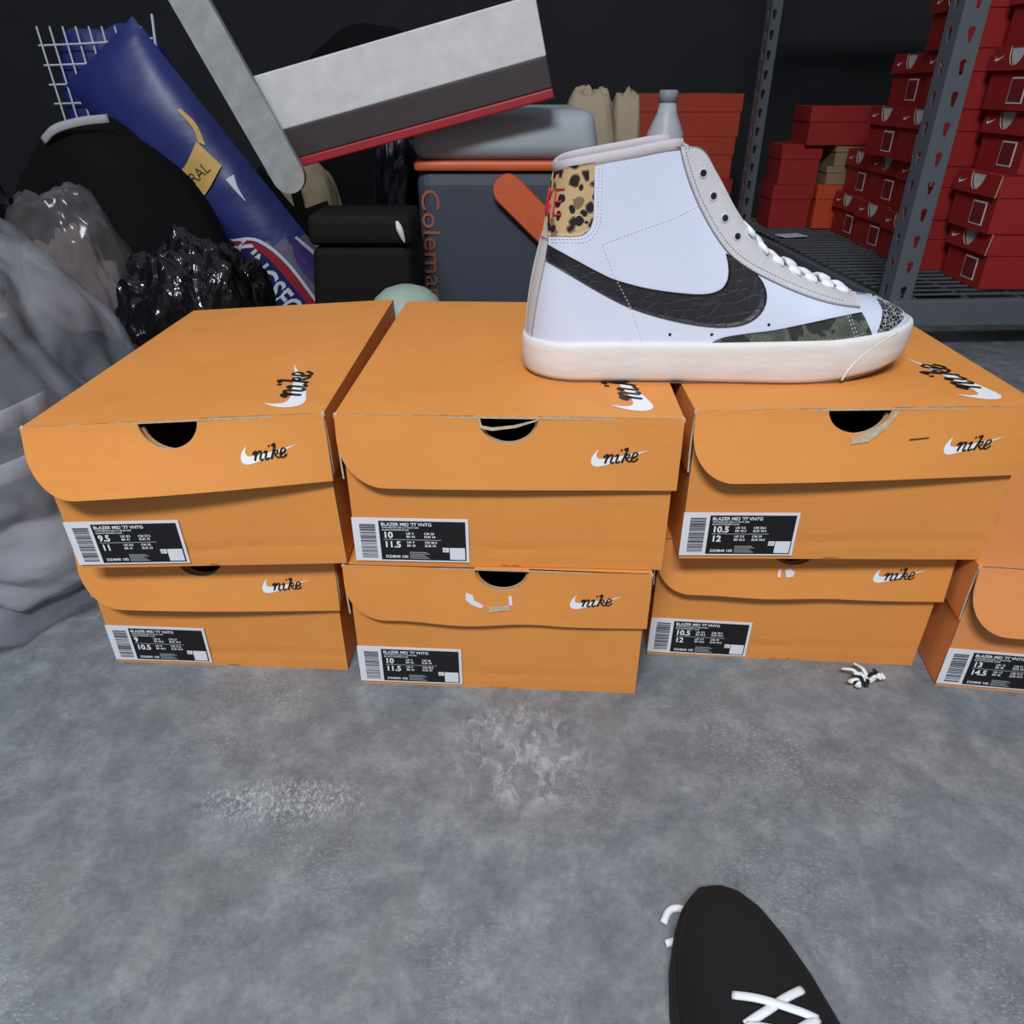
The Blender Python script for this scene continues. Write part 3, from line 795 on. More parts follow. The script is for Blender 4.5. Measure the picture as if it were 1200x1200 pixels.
    def heel_pt(a, z):     # a: distance round the heel from its middle, lateral side positive
        zz = np.linspace(0.02, 1, 60); P = surf(np.zeros(60), zz); v = np.interp(z, P[:, 2], zz)
        uu = np.linspace(0, 0.12, 120) ; Q = surf(uu, np.full(120, v)); d = np.concatenate([[0], np.cumsum(np.linalg.norm(np.diff(Q, axis=0), axis=1))])
        u = np.interp(abs(a), d, uu); p = surf(np.array([u]), np.array([v]))[0]; nn = surf_n(np.array([max(u, 0.006)]), np.array([v]))[0]
        p = p + nn * 0.0010
        return (p[0], p[1] if a >= 0 else -p[1], p[2])
    glyph = {'N': [((0, 0), (0, 1)), ((0, 1), (0.7, 0)), ((0.7, 0), (0.7, 1))], 'I': [((0.3, 0), (0.3, 1))], 'K': [((0, 0), (0, 1)), ((0, 0.45), (0.65, 1)), ((0.15, 0.55), (0.7, 0))], 'E': [((0, 0), (0, 1)), ((0, 1), (0.62, 1)), ((0, 0.52), (0.52, 0.52)), ((0, 0), (0.62, 0))]}
    for li, ch in enumerate('NIKE'):
        a0 = -0.026 + li * 0.0158; parts = []
        for (x0, y0), (x1, y1) in glyph[ch]:
            pts = [heel_pt(a0 + 0.0150 * (x0 + (x1 - x0) * s), zc + hh * (y0 + (y1 - y0) * s)) for s in np.linspace(0, 1, 6)]
            parts.append(tube(pts, 0.0009, 6))
        V, F = merge(parts); mesh_obj('heel_letter', V, F, M['red_thread'], shoe, smooth=True)
build_sneaker()

# ------------------------------------------------------------------ materials of the clutter behind
def clear_plastic(name, lo, hi, col, scale):
    t = NT(name); v = t.coord()
    n = t.noise(v, scale, 6, 0.65, 1.2)
    tr = t.new('ShaderNodeBsdfTransparent'); tr.inputs[0].default_value = (0.93, 0.94, 0.96, 1)
    mx = t.new('ShaderNodeMixShader')
    f = t.ramp(n, [(0.3, (lo, lo, lo, 1)), (0.75, (hi, hi, hi, 1))])
    t.link(f, mx.inputs[0]); t.link(tr.outputs[0], mx.inputs[1]); t.link(t.b.outputs[0], mx.inputs[2]); t.link(mx.outputs[0], t.out.inputs[0])
    t.set(col, 0.16, 0, 0.9)
    w = t.noise(t.coord(scale=(1, 1, 0.6), rot=(0.3, 0.5, 0)), scale * 1.2, 2, 0.45, 0.6)
    t.bump(w, 0.5, 0.02)
    return t.m
def crinkle(name, col, rough, scale, strength, dist=0.012):
    t = NT(name)
    n = t.noise(t.coord(scale=(1, 1, 0.45), rot=(0.2, 0.3, 0)), scale, 3, 0.5, 0.8)
    t.set(col, rough, 0, 0.6); t.bump(n, strength, dist)
    return t.m
M['clear_bag'] = clear_plastic('clear_polythene', 0.16, 0.46, srgb(190, 194, 204), 6)
M['clear_bag_thin'] = clear_plastic('thin_clear_polythene', 0.10, 0.34, srgb(140, 136, 138), 9)
M['bin_bag'] = crinkle('black_bin_bag', srgb(20, 20, 22), 0.16, 34, 0.8, 0.02)
M['navy_bag'] = crinkle('dark_navy_plastic', srgb(30, 32, 40), 0.3, 12, 0.7, 0.02)
M['black_cloth'] = plain('black_nylon_cloth', srgb(10, 10, 11), 0.85, var=0.15, scale=200, bump=0.1, spec=0.15)
M['black_plastic'] = plain('black_matt_plastic', srgb(18, 16, 16), 0.75, spec=0.2)
M['slate'] = plain('slate_cooler_plastic', srgb(60, 66, 78), 0.55, var=0.06, scale=8, bump=0.03)
M['cooler_grey'] = plain('grey_cooler_lid', srgb(150, 157, 164), 0.5, var=0.04, scale=10, bump=0.02)
M['cooler_orange'] = plain('burnt_orange_plastic', srgb(196, 92, 54), 0.5, var=0.04)
M['cooler_orange_dim'] = plain('dull_orange_print', srgb(150, 84, 58), 0.6, var=0.1)
M['rack_steel'] = plain('grey_powder_coat', srgb(92, 97, 104), 0.45, var=0.06, scale=30, bump=0.03)
M['rack_dark'] = plain('dark_wire', srgb(88, 92, 98), 0.45)
M['bag_blue'] = crinkle('navy_paper_sack', srgb(34, 42, 108), 0.45, 14, 0.25, 0.01)
M['bag_mauve'] = crinkle('grey_mauve_print', srgb(98, 94, 122), 0.45, 14, 0.2, 0.01)
M['gold'] = plain('gold_print', srgb(205, 166, 88), 0.5, var=0.12, scale=30)
M['print_red'] = plain('red_print', srgb(150, 34, 48), 0.5)
M['print_navy'] = plain('navy_print', srgb(30, 36, 92), 0.5)
M['print_violet'] = plain('violet_print', srgb(70, 50, 120), 0.5)
M['print_pale'] = plain('pale_print', srgb(205, 210, 224), 0.5)
M['brushed'] = plain('brushed_grey_metal', srgb(150, 152, 152), 0.45, metal=0.2, var=0.15, scale=60)
M['board_white'] = plain('dull_white_board', srgb(196, 196, 198), 0.6)
M['board_dark'] = plain('dark_brown_rim', srgb(54, 46, 46), 0.6)
M['board_red'] = plain('dark_red_edging', srgb(150, 30, 44), 0.5)
M['khaki'] = plain('khaki_canvas', srgb(138, 124, 102), 0.85, var=0.25, scale=25)
M['pale_green'] = plain('pale_green_plastic', srgb(150, 168, 156), 0.5)
M['kraft'] = crinkle('crumpled_kraft_paper', srgb(168, 150, 126), 0.8, 18, 0.5, 0.015)
M['milk_white'] = plain('milky_plastic', srgb(196, 198, 204), 0.4)
M['pale_cloth'] = crinkle('pale_grey_cloth', srgb(160, 159, 164), 0.9, 10, 0.6, 0.02)
M['dark_cloth'] = crinkle('slate_cloth', srgb(62, 64, 74), 0.9, 10, 0.6, 0.02)
M['dusty_pink'] = crinkle('dusty_pink_cloth', srgb(112, 96, 96), 0.9, 10, 0.6, 0.02)
M['wire_white'] = plain('white_coated_wire', srgb(206, 208, 222), 0.4)
M['wall'] = plain('dim_block_wall', srgb(44, 44, 47), 0.9, var=0.12, scale=5, bump=0.1)
M['maroon'] = plain('maroon_print', srgb(120, 36, 48), 0.5)
M['black_canvas'] = plain('black_knit', srgb(20, 21, 24), 0.8, var=0.2, scale=600, bump=0.2)

mesh_obj('wall_back', *slab(-4, 4, 3.45, 3.6, 0, 2.6)[:2], M['wall'])['kind'] = 'structure'
mesh_obj('wall_left', *slab(-3.2, -3.05, -2.4, 3.45, 0, 2.6)[:2], M['wall'])['kind'] = 'structure'
mesh_obj('wall_right', *slab(3.05, 3.2, -2.4, 3.45, 0, 2.6)[:2], M['wall'])['kind'] = 'structure'

# ------------------------------------------------------------------ steel rack
def rack():
    r = empty('storage_rack', (0.787, 1.547, 0), (0, 0, R_(3.3)))
    tag(r, 'grey boltless steel storage rack with keyhole posts and wire deck', 'rack')
    W, D, H = 1.1, 1.0, 1.25
    def keyhole(cx, cz):
        pts = [(cx + 0.0065 * math.cos(a), cz + 0.006 + 0.0065 * math.sin(a)) for a in np.linspace(-0.5, PI + 0.5, 9)]
        return pts + [(cx - 0.0028, cz - 0.012), (cx + 0.0028, cz - 0.012)]
    def flange(w):
        cu = bpy.data.curves.new('f', 'CURVE'); cu.dimensions = '2D'; cu.fill_mode = 'BOTH'; cu.extrude = 0.0011
        loops = [[(0, 0), (w, 0), (w, H), (0, H)]] + [keyhole(w * 0.55, z) for z in np.arange(0.03, H - 0.03, 0.05)]
        for lp in loops:
            s = cu.splines.new('POLY'); s.points.add(len(lp) - 1); s.use_cyclic_u = True
            for p, q in zip(s.points, lp): p.co = (q[0], q[1], 0, 1)
        o = bpy.data.objects.new('f', cu); C.objects.link(o); me = bpy.data.meshes.new_from_object(o)
        V = [tuple(v.co) for v in me.vertices]; F = [tuple(p.vertices) for p in me.polygons]
        bpy.data.objects.remove(o); bpy.data.curves.remove(cu); bpy.data.meshes.remove(me)
        return V, F
    V0, F0 = flange(0.046)
    for cx, sx in ((0, 1), (W, -1)):
        for cy, sy in ((0, 1), (D, -1)):
            A = [(cx + sx * v[0], cy + sy * 0.001 + v[2], v[1]) for v in V0]
            B = [(cx + sx * 0.001 + v[2], cy + sy * v[0], v[1]) for v in V0]
            V, F = merge([(A, F0), (B, F0)]); mesh_obj('post', V, F, M['rack_steel'], r)
    for z in (0.058, 0.86):
        for y in (0.004, D - 0.004):
            bm = bmesh.new(); add_box(bm, (W / 2, y, z + 0.028), (W - 0.01, 0.022, 0.056), bevel=0.004); bm_obj('beam', bm, M['rack_steel'], r)
        for x in (0.006, W - 0.006):
            bm = bmesh.new(); add_box(bm, (x, D / 2, z + 0.028), (0.018, D - 0.03, 0.05), bevel=0.004); bm_obj('side_beam', bm, M['rack_steel'], r)
        parts = []
        for y in np.arange(0.03, D, 0.036): parts.append(slab(0.01, W - 0.01, y - 0.0022, y + 0.0022, z + 0.058, z + 0.062)[:2])
        for x in np.arange(0.06, W, 0.115): parts.append(slab(x - 0.0022, x + 0.0022, 0.01, D - 0.01, z + 0.054, z + 0.058)[:2])
        V, F = merge(parts); mesh_obj('wire_deck', V, F, M['rack_dark'], r)['kind'] = 'stuff'
    return 0.058 + 0.062
DECK = rack()

# ------------------------------------------------------------------ red shoe boxes
def shelf_box(label, loc, yaw, L=0.33, W=0.19, H=0.112, mat='red_card', group='red shoe boxes on the rack', hole=True, endlabel=True, lidh=0.042):
    """box lying with its long side along local x; the end at x=0 carries finger hole, label and logo"""
    r = empty('shoe_box', loc, (0, 0, yaw)); tag(r, label, 'shoe box', group)
    m = [M[mat], M['kraft_edge'], M['card_inside']]
    w = W / 2 - 0.003
    V, F, mi = slab(0.004, L - 0.004, -w, w, 0, H - 0.003); mesh_obj('body', V, F, m, r, mi)
    # lid: end flap with half-round hole showing white tissue
    hr, hz = 0.026, 0.034
    xs = sorted(set(list(np.linspace(-W / 2, W / 2, 12)) + [-hr * math.cos(a) for a in np.linspace(0, PI, 15)]))
    nt = lambda y: hz * math.sqrt(max(0, 1 - (y / hr) ** 2)) if hole else 0.0
    P = panel(xs, lambda y: H - nt(y), lambda y: H - lidh, 3, lambda y, z: 0.0, 0.002)
    flap = ([(-0.001 - (H - p[2]) * 0.10 + p[1], -p[0], p[2]) for p in P[0]], P[1], P[2])
    lp = [flap, slab(0, L, -W / 2, W / 2, H - 0.002, H), slab(0, L, -W / 2, -W / 2 + 0.002, H - lidh, H), slab(0, L, W / 2 - 0.002, W / 2, H - lidh, H), slab(L - 0.002, L, -W / 2, W / 2, H - lidh, H)]
    J = join(lp); lid = mesh_obj('lid', J[0], J[1], m, r, J[2])
    if hole:
        pts = [(0.0022, hr * 1.0 * math.cos(a), H - 0.002 - hz * math.sin(a)) for a in np.linspace(0, PI, 14)]
        mesh_obj('tissue', [(x + d, y, z) for d in (0, 0.001) for x, y, z in pts], [tuple(range(14)), tuple(range(27, 13, -1))], M['tissue'], r)
    if endlabel:
        fx = lambda z: -0.0018 - (H - z) * 0.10
        V, F = strip(SWOOSH_LO, SWOOSH_UP, 16)
        mesh_obj('swoosh_mark', [(fx(H - 0.024 + v[1] * 0.032), 0.068 - v[0] * 0.032, H - 0.026 + v[1] * 0.032) for v in V], F, M['ink_white'], lid)
        mesh_obj('size_label', *slab(0.0030, 0.0042, -0.050, 0.0, 0.012, 0.058)[:2], M['label_paper'], r)  # its white margin paints the glare along the label's edges
        mesh_obj('label_panel', *slab(0.0022, 0.0030, -0.047, -0.003, 0.015, 0.055)[:2], M['maroon'], r)
    # logo on the long side
    V, F = strip(SWOOSH_LO, SWOOSH_UP, 16)
    mesh_obj('side_swoosh', [(0.13 + v[0] * 0.10, -w - 0.0006, 0.022 + v[1] * 0.10) for v in V], F, M['ink_white'], r)
    return r

rnd = random.Random(3)
WORDS = ['bottom', 'second', 'third', 'fourth', 'fifth']
ORD = ['lowest', 'second', 'third', 'fourth', 'top']
def rack_stack(x, y, n, where, jit, W=0.183, L=0.33, H=0.112, mats=None):
    for i in range(n):
        shelf_box('red shoe box, %s of the stack %s' % (ORD[i] if i < n - 1 else 'topmost', where), (x + jit[i], y, DECK + i * (H + 0.0008)), R_(rnd.uniform(-2, 2)), W=W, L=L, H=H, mat=(mats[i] if mats else 'red_card'))
rack_stack(0.995, 1.70, 5, 'along the front edge of the rack', (0.012, -0.006, 0.018, 0.0, 0.01), W=0.165)
rack_stack(0.945, 1.905, 5, 'just behind the front post of the rack', (0, 0.012, -0.012, 0.016, 0.0))
rack_stack(0.962, 2.097, 4, 'in the middle of the rack', (0, 0.010, -0.02, 0.012))
rack_stack(0.972, 2.290, 2, 'deep in the rack', (0, 0.010))

def plain_box(name, label, c, size, mat, yaw=0.0, group=None, lidh=0.04, cat='shoe box', lipped=True):
    r = empty(name, (c[0], c[1], c[2]), (0, 0, yaw)); tag(r, label, cat, group)
    bm = bmesh.new(); add_box(bm, (0, 0, (size[2] - 0.004) / 2), (size[0] - 0.006, size[1] - 0.006, size[2] - 0.004), bevel=0.001); bm_obj('body', bm, M[mat], r)
    bm = bmesh.new(); add_box(bm, (0, 0, size[2] - lidh / 2), (size[0], size[1], lidh), bevel=0.0015); bm_obj('lid', bm, M[mat], r)
    return r
plain_box('shoe_box', 'bright orange shoe box standing deep on the wire deck', (0.985, 2.47, DECK), (0.13, 0.14, 0.125), 'bright_orange_card')
plain_box('shoe_box', 'dark red shoe box beside the bright orange one on the deck', (0.852, 2.475, DECK), (0.125, 0.13, 0.122), 'red_card')
plain_box('shoe_box', 'tan shoe box resting on the bright orange box', (1.02, 2.46, DECK + 0.1256), (0.17, 0.13, 0.05), 'tan_card', lidh=0.018)
plain_box('shoe_box', 'brownish tan shoe box, upper one above the bright orange box', (1.03, 2.46, DECK + 0.1762), (0.16, 0.13, 0.055), 'tan_card', lidh=0.018)
plain_box('shoe_box', 'red shoe box lying across the tan boxes', (0.98, 2.46, DECK + 0.2318), (0.25, 0.15, 0.10), 'red_card')
plain_box('shoe_box', 'red shoe box on top of the dark red one behind the rack post', (0.858, 2.475, DECK + 0.1226), (0.12, 0.13, 0.11), 'red_card')
for i in range(4):
    plain_box('shoe_box', 'rusty red shoe box, %s of the floor stack behind the sneaker collar' % ORD[i if i < 3 else 4], (0.545 + 0.008 * (i % 2), 2.72, i * 0.1205), (0.33, 0.22, 0.12), 'redorange_card' if i > 1 else 'red_card', yaw=R_(rnd.uniform(-1, 1)), group='rusty red boxes behind the sneaker', lidh=0.05)
# loose card on the deck
bm = bmesh.new(); add_box(bm, (0.815, 2.26, DECK + 0.004), (0.075, 0.05, 0.002), Euler((0, 0, 0.3)), bevel=0.0005); tag(bm_obj('paper_card', bm, M['tissue']), 'small pale card lying on the wire deck of the rack', 'card')

# ------------------------------------------------------------------ cooler
def cooler():
    r = empty('cooler_box', (-0.010, 1.20, 0)); tag(r, 'slate blue cooler with grey lid and burnt orange handle', 'cooler')
    w = 0.268
    bm = bmesh.new(); add_box(bm, (0, 0.19, 0.197), (w, 0.38, 0.390), bevel=0.02, seg=4)
    for v in bm.verts:
        k = 1 - 0.04 * (0.39 - v.co.z) / 0.39; v.co.x *= k
    body = bm_obj('body', bm, M['slate'], r, smooth=False)
    bm = bmesh.new(); add_box(bm, (0, 0.19, 0.398), (w + 0.004, 0.386, 0.014), bevel=0.005); bm_obj('trim', bm, M['cooler_orange'], r)
    bm = bmesh.new(); add_box(bm, (0, 0.19, 0.438), (w + 0.006, 0.392, 0.066), bevel=0.022, seg=5)
    for v in bm.verts:
        if v.co.z > 0.44: v.co.x *= 0.97; v.co.y = 0.19 + (v.co.y - 0.19) * 0.97
    bm_obj('lid', bm, M['cooler_grey'], r, smooth=True)
    # swing handle lying aslant across the front
    L, hw = 0.145, 0.0225; pts = [(hw * math.cos(a), hw * math.sin(a)) for a in np.linspace(PI / 2, 3 * PI / 2, 12)] + [(L + hw * math.cos(a), hw * math.sin(a)) for a in np.linspace(-PI / 2, PI / 2, 12)]
    n = len(pts); an = R_(-43); V = []
    for y, sc in ((0.0, 1), (-0.014, 1), (-0.017, 0.9)):
        for x, z in pts:
            X = x * (1 if sc == 1 else 1) ; Z = z * sc
            V.append((0.004 + X * math.cos(an) - Z * math.sin(an), y - 0.002, 0.366 + X * math.sin(an) + Z * math.cos(an)))
    F = [(k*n + i, k*n + (i+1) % n, (k+1)*n + (i+1) % n, (k+1)*n + i) for k in range(2) for i in range(n)] + [tuple(range(2*n, 3*n)), tuple(range(n))[::-1]]
    mesh_obj('handle', V, F, M['cooler_orange'], r)
    tv, tf = text_mesh([('Coleman', 0, 0, 0.030, 0.0)])
    mesh_obj('brand_lettering', [(-0.127 + v[1] * 0.95, -0.0012 , 0.368 - v[0] * 1.12) for v in tv], tf, M['cooler_orange_dim'], body)
    return r
cooler()

# ------------------------------------------------------------------ bags and bundles
def blob(name, c, rad, seed, mat, amp=0.12, freq=3.0, crease=0.0, pw=2.6, sub=5, shear=(0, 0), parent=None, top=1.0, base=0.7):
    """standing bag: superellipsoid sitting on z=c[2], lumpy, with optional sharp folds"""
    bm = bmesh.new(); bmesh.ops.create_icosphere(bm, subdivisions=sub, radius=1.0)
    off = Vector((seed * 3.1, seed * 1.7, seed * 0.9))
    for v in bm.verts:
        d = v.co.normalized()
        s = (abs(d.x) ** pw + abs(d.y) ** pw + abs(d.z) ** pw) ** (-1 / pw)
        k = 1 + amp * noise.noise(d * freq + off) + amp * 0.5 * noise.noise(d * freq * 2.3 + off)
        if crease:
            e = Vector((d.x * 1.2 + 0.45 * d.z, d.y * 1.2, d.z * 0.5)) + 0.18 * noise.noise_vector(d * freq + off)
            k += crease * (abs(noise.noise(e * freq * 1.2 + off * 2)) + 0.55 * abs(noise.noise(e * freq * 2.6 + off * 3)) + 0.3 * abs(noise.noise(e * freq * 5.5 + off)) - 0.45)
        p = d * s * k
        z = (p.z + base) / (1 + base)
        t = 1 - (1 - top) * max(0, z - 0.4) / 0.6
        v.co = Vector((p.x * rad[0] * t + shear[0] * max(z, 0), p.y * rad[1] * t + shear[1] * max(z, 0), max(0.0015, z * rad[2])))
    return bm_obj(name, bm, mat, parent, smooth=True) if parent else bm_obj(name, bm, mat, None, smooth=True)
def bag(name, label, cat, c, *a, **k):
    o = blob(name, (0, 0, 0), *a, **k); o.location = c; tag(o, label, cat); return o
bag('plastic_bag', 'big clear plastic bag of clothing beside the left orange stack', 'plastic bag', (-0.660, 0.755, 0), (0.235, 0.240, 0.40), 1, M['clear_bag'], amp=0.08, freq=2.2, crease=0.09, pw=3.0, sub=6, top=0.72)
bag('cloth_bundle', 'pale grey cloth bundle at the top inside the big clear bag', 'clothing', (-0.690, 0.80, 0.236), (0.10, 0.11, 0.11), 2, M['pale_cloth'], amp=0.15, crease=0.08)
bag('cloth_bundle', 'dark slate garment folded in the middle of the big clear bag', 'clothing', (-0.640, 0.81, 0.105), (0.165, 0.17, 0.125), 3, M['dark_cloth'], amp=0.10, crease=0.06, pw=4)
bag('cloth_bundle', 'whitish cloth bundle at the bottom of the big clear bag', 'clothing', (-0.630, 0.80, 0.004), (0.16, 0.17, 0.095), 4, M['pale_cloth'], amp=0.10, crease=0.06, pw=4)
for i, (z0, rz) in enumerate(((0.135, 0.25), (0.185, 0.10))):  # two flat whitish bands across the dark garment
    V, F = tube(smooth_poly([(-0.79, 0.66, z0), (-0.70, 0.622, z0 + 0.01), (-0.60, 0.617, z0 + 0.02), (-0.50, 0.64, z0 + 0.035), (-0.47, 0.70, z0 + 0.04)], 24), 0.009, 8, flat=(0.3, 1.2))
    tag(mesh_obj('white_band', V, F, M['pale_cloth'], smooth=True), 'whitish band across the dark garment, %s of two' % ('lower', 'upper')[i], 'strap')
bag('plastic_bag', 'limp thin clear plastic bag in front of the black duffel bag', 'plastic bag', (-0.690, 1.15, 0), (0.105, 0.070, 0.375), 5, M['clear_bag_thin'], amp=0.08, crease=0.05, sub=5, top=0.9, shear=(0.05, -0.04))
bag('cloth_bundle', 'dusty pink cloth inside the limp thin clear bag', 'clothing', (-0.680, 1.145, 0.0), (0.072, 0.042, 0.31), 6, M['dusty_pink'], amp=0.16, crease=0.05, shear=(0.03, -0.02))
bag('bin_bag', 'shiny crinkled black bin bag behind the left orange stack', 'bin bag', (-0.450, 1.07, 0), (0.108, 0.10, 0.31), 7, M['bin_bag'], amp=0.12, crease=0.07, sub=6)
db = empty('duffel_bag', (-0.655, 1.37, 0)); tag(db, 'large soft black duffel bag with a pale strap', 'duffel bag')
blob('bag_body', None, (0.185, 0.115, 0.450), 8, M['black_cloth'], amp=0.08, freq=1.6, pw=2.4, parent=db, shear=(-0.045, 0), top=0.8)
V, F = tube(smooth_poly([(-0.095, -0.055, 0.425), (-0.065, -0.065, 0.442), (-0.025, -0.06, 0.452), (0.015, -0.05, 0.456)], 20), 0.0055, 8, flat=(0.4, 1.2)); mesh_obj('strap', V, F, M['pale_cloth'], db, smooth=True)
bag('bin_bag', 'dull black bin bag slumped at the far left of the clutter', 'bin bag', (-1.09, 1.40, 0), (0.17, 0.14, 0.47), 9, M['bin_bag'], amp=0.14, crease=0.06)
bag('plastic_bag', 'dark navy plastic bag hanging beside the cooler', 'plastic bag', (-0.200, 1.40, 0), (0.048, 0.06, 0.455), 10, M['navy_bag'], amp=0.12, crease=0.05, top=0.8)
bag('black_sack', 'tall plain black sack behind the charcoal bag', 'sack', (-0.330, 2.05, 0), (0.22, 0.12, 0.62), 11, M['black_cloth'], amp=0.08, freq=1.5)

# black storage case
cs = empty('storage_case', (-0.205, 1.045, 0)); tag(cs, 'matt black storage case behind the two left orange stacks', 'case')
bm = bmesh.new(); add_box(bm, (0, 0.05, 0.155), (0.136, 0.10, 0.31), bevel=0.010, seg=3)
for v in bm.verts: v.co.x += 0.10 * (v.co.z - 0.31) * (1 if v.co.x < 0 else 0.2)
bm_obj('case_body', bm, M['black_plastic'], cs)
bm = bmesh.new(); add_box(bm, (0, 0.05, 0.332), (0.142, 0.106, 0.040), bevel=0.010, seg=3); bm_obj('case_lid', bm, M['black_plastic'], cs)
V, F = tube(smooth_poly([(0.052, -0.008, 0.345), (0.056, -0.012, 0.335), (0.061, -0.010, 0.318)], 10), [0.002, .003, .004, .0045, .0045, .004, .0035, .003, .002, .001], 8); mesh_obj('painted_highlight', V, F, M['tissue'], cs, smooth=True)  # bright highlight on the case, built as a pale sliver

# pale green tub
def lathe(prof, seg=28):
    V = []; F = []
    for r, z in prof:
        for k in range(seg): V.append((r * math.cos(2 * PI * k / seg), r * math.sin(2 * PI * k / seg), z))
    for i in range(len(prof) - 1):
        for k in range(seg): F.append((i*seg + k, i*seg + (k+1) % seg, (i+1)*seg + (k+1) % seg, (i+1)*seg + k))
    F += [tuple(range(seg))[::-1], tuple((len(prof)-1)*seg + k for k in range(seg))]
    return V, F
gt = empty('plastic_tub', (-0.136, 0.955, 0)); tag(gt, 'pale green plastic tub with a domed lid in front of the black case', 'tub')
mesh_obj('tub_body', *lathe([(0.036, 0.0), (0.038, 0.01), (0.042, 0.235), (0.042, 0.24)]), M['pale_green'], gt, smooth=True)
mesh_obj('tub_lid', *lathe([(0.045, 0.241), (0.046, 0.252), (0.040, 0.265), (0.028, 0.275), (0.013, 0.280), (0.002, 0.281)]), M['pale_green'], gt, smooth=True)

# khaki patterned canvas bag
kb = empty('canvas_bag', (-0.470, 1.77, 0)); tag(kb, 'khaki canvas bag with dark straps beside the charcoal bag', 'bag')
blob('bag_body', None, (0.085, 0.08, 0.36), 12, M['khaki'], amp=0.08, freq=2, pw=3.5, parent=kb)
for pts in ([(-0.06, -0.088, 0.35), (0.0, -0.094, 0.27), (0.075, -0.088, 0.20)], [(-0.06, -0.09, 0.24), (0.0, -0.094, 0.255), (0.08, -0.088, 0.28)], [(0.01, -0.092, 0.34), (0.02, -0.094, 0.25), (0.01, -0.09, 0.16)]):
    V, F = tube(smooth_poly(pts, 16), 0.011, 8, flat=(1, 0.4), up=(0, 1, 0)); mesh_obj('strap', V, F, M['black_cloth'], kb, smooth=True)

# kraft paper bags and a white jug right of the cooler
bag('paper_bag', 'crumpled tan paper bag standing behind the cooler', 'paper bag', (0.168, 1.83, 0), (0.058, 0.06, 0.49), 13, M['kraft'], amp=0.06, crease=0.04, pw=5)
bag('paper_bag', 'narrow crumpled tan paper bag between cooler and white jug', 'paper bag', (0.262, 1.93, 0), (0.034, 0.05, 0.485), 14, M['kraft'], amp=0.06, crease=0.04, pw=5)
jug = empty('plastic_jug', (0.345, 1.86, 0)); tag(jug, 'milky white plastic jug behind the sneaker collar', 'jug')
mesh_obj('jug_body', *lathe([(0.040, 0), (0.045, 0.01), (0.045, 0.36), (0.040, 0.41), (0.022, 0.45), (0.018, 0.47)]), M['milk_white'], jug, smooth=True)
mesh_obj('jug_cap', *lathe([(0.021, 0.471), (0.021, 0.49), (0.018, 0.494)]), M['cooler_grey'], jug, smooth=True)

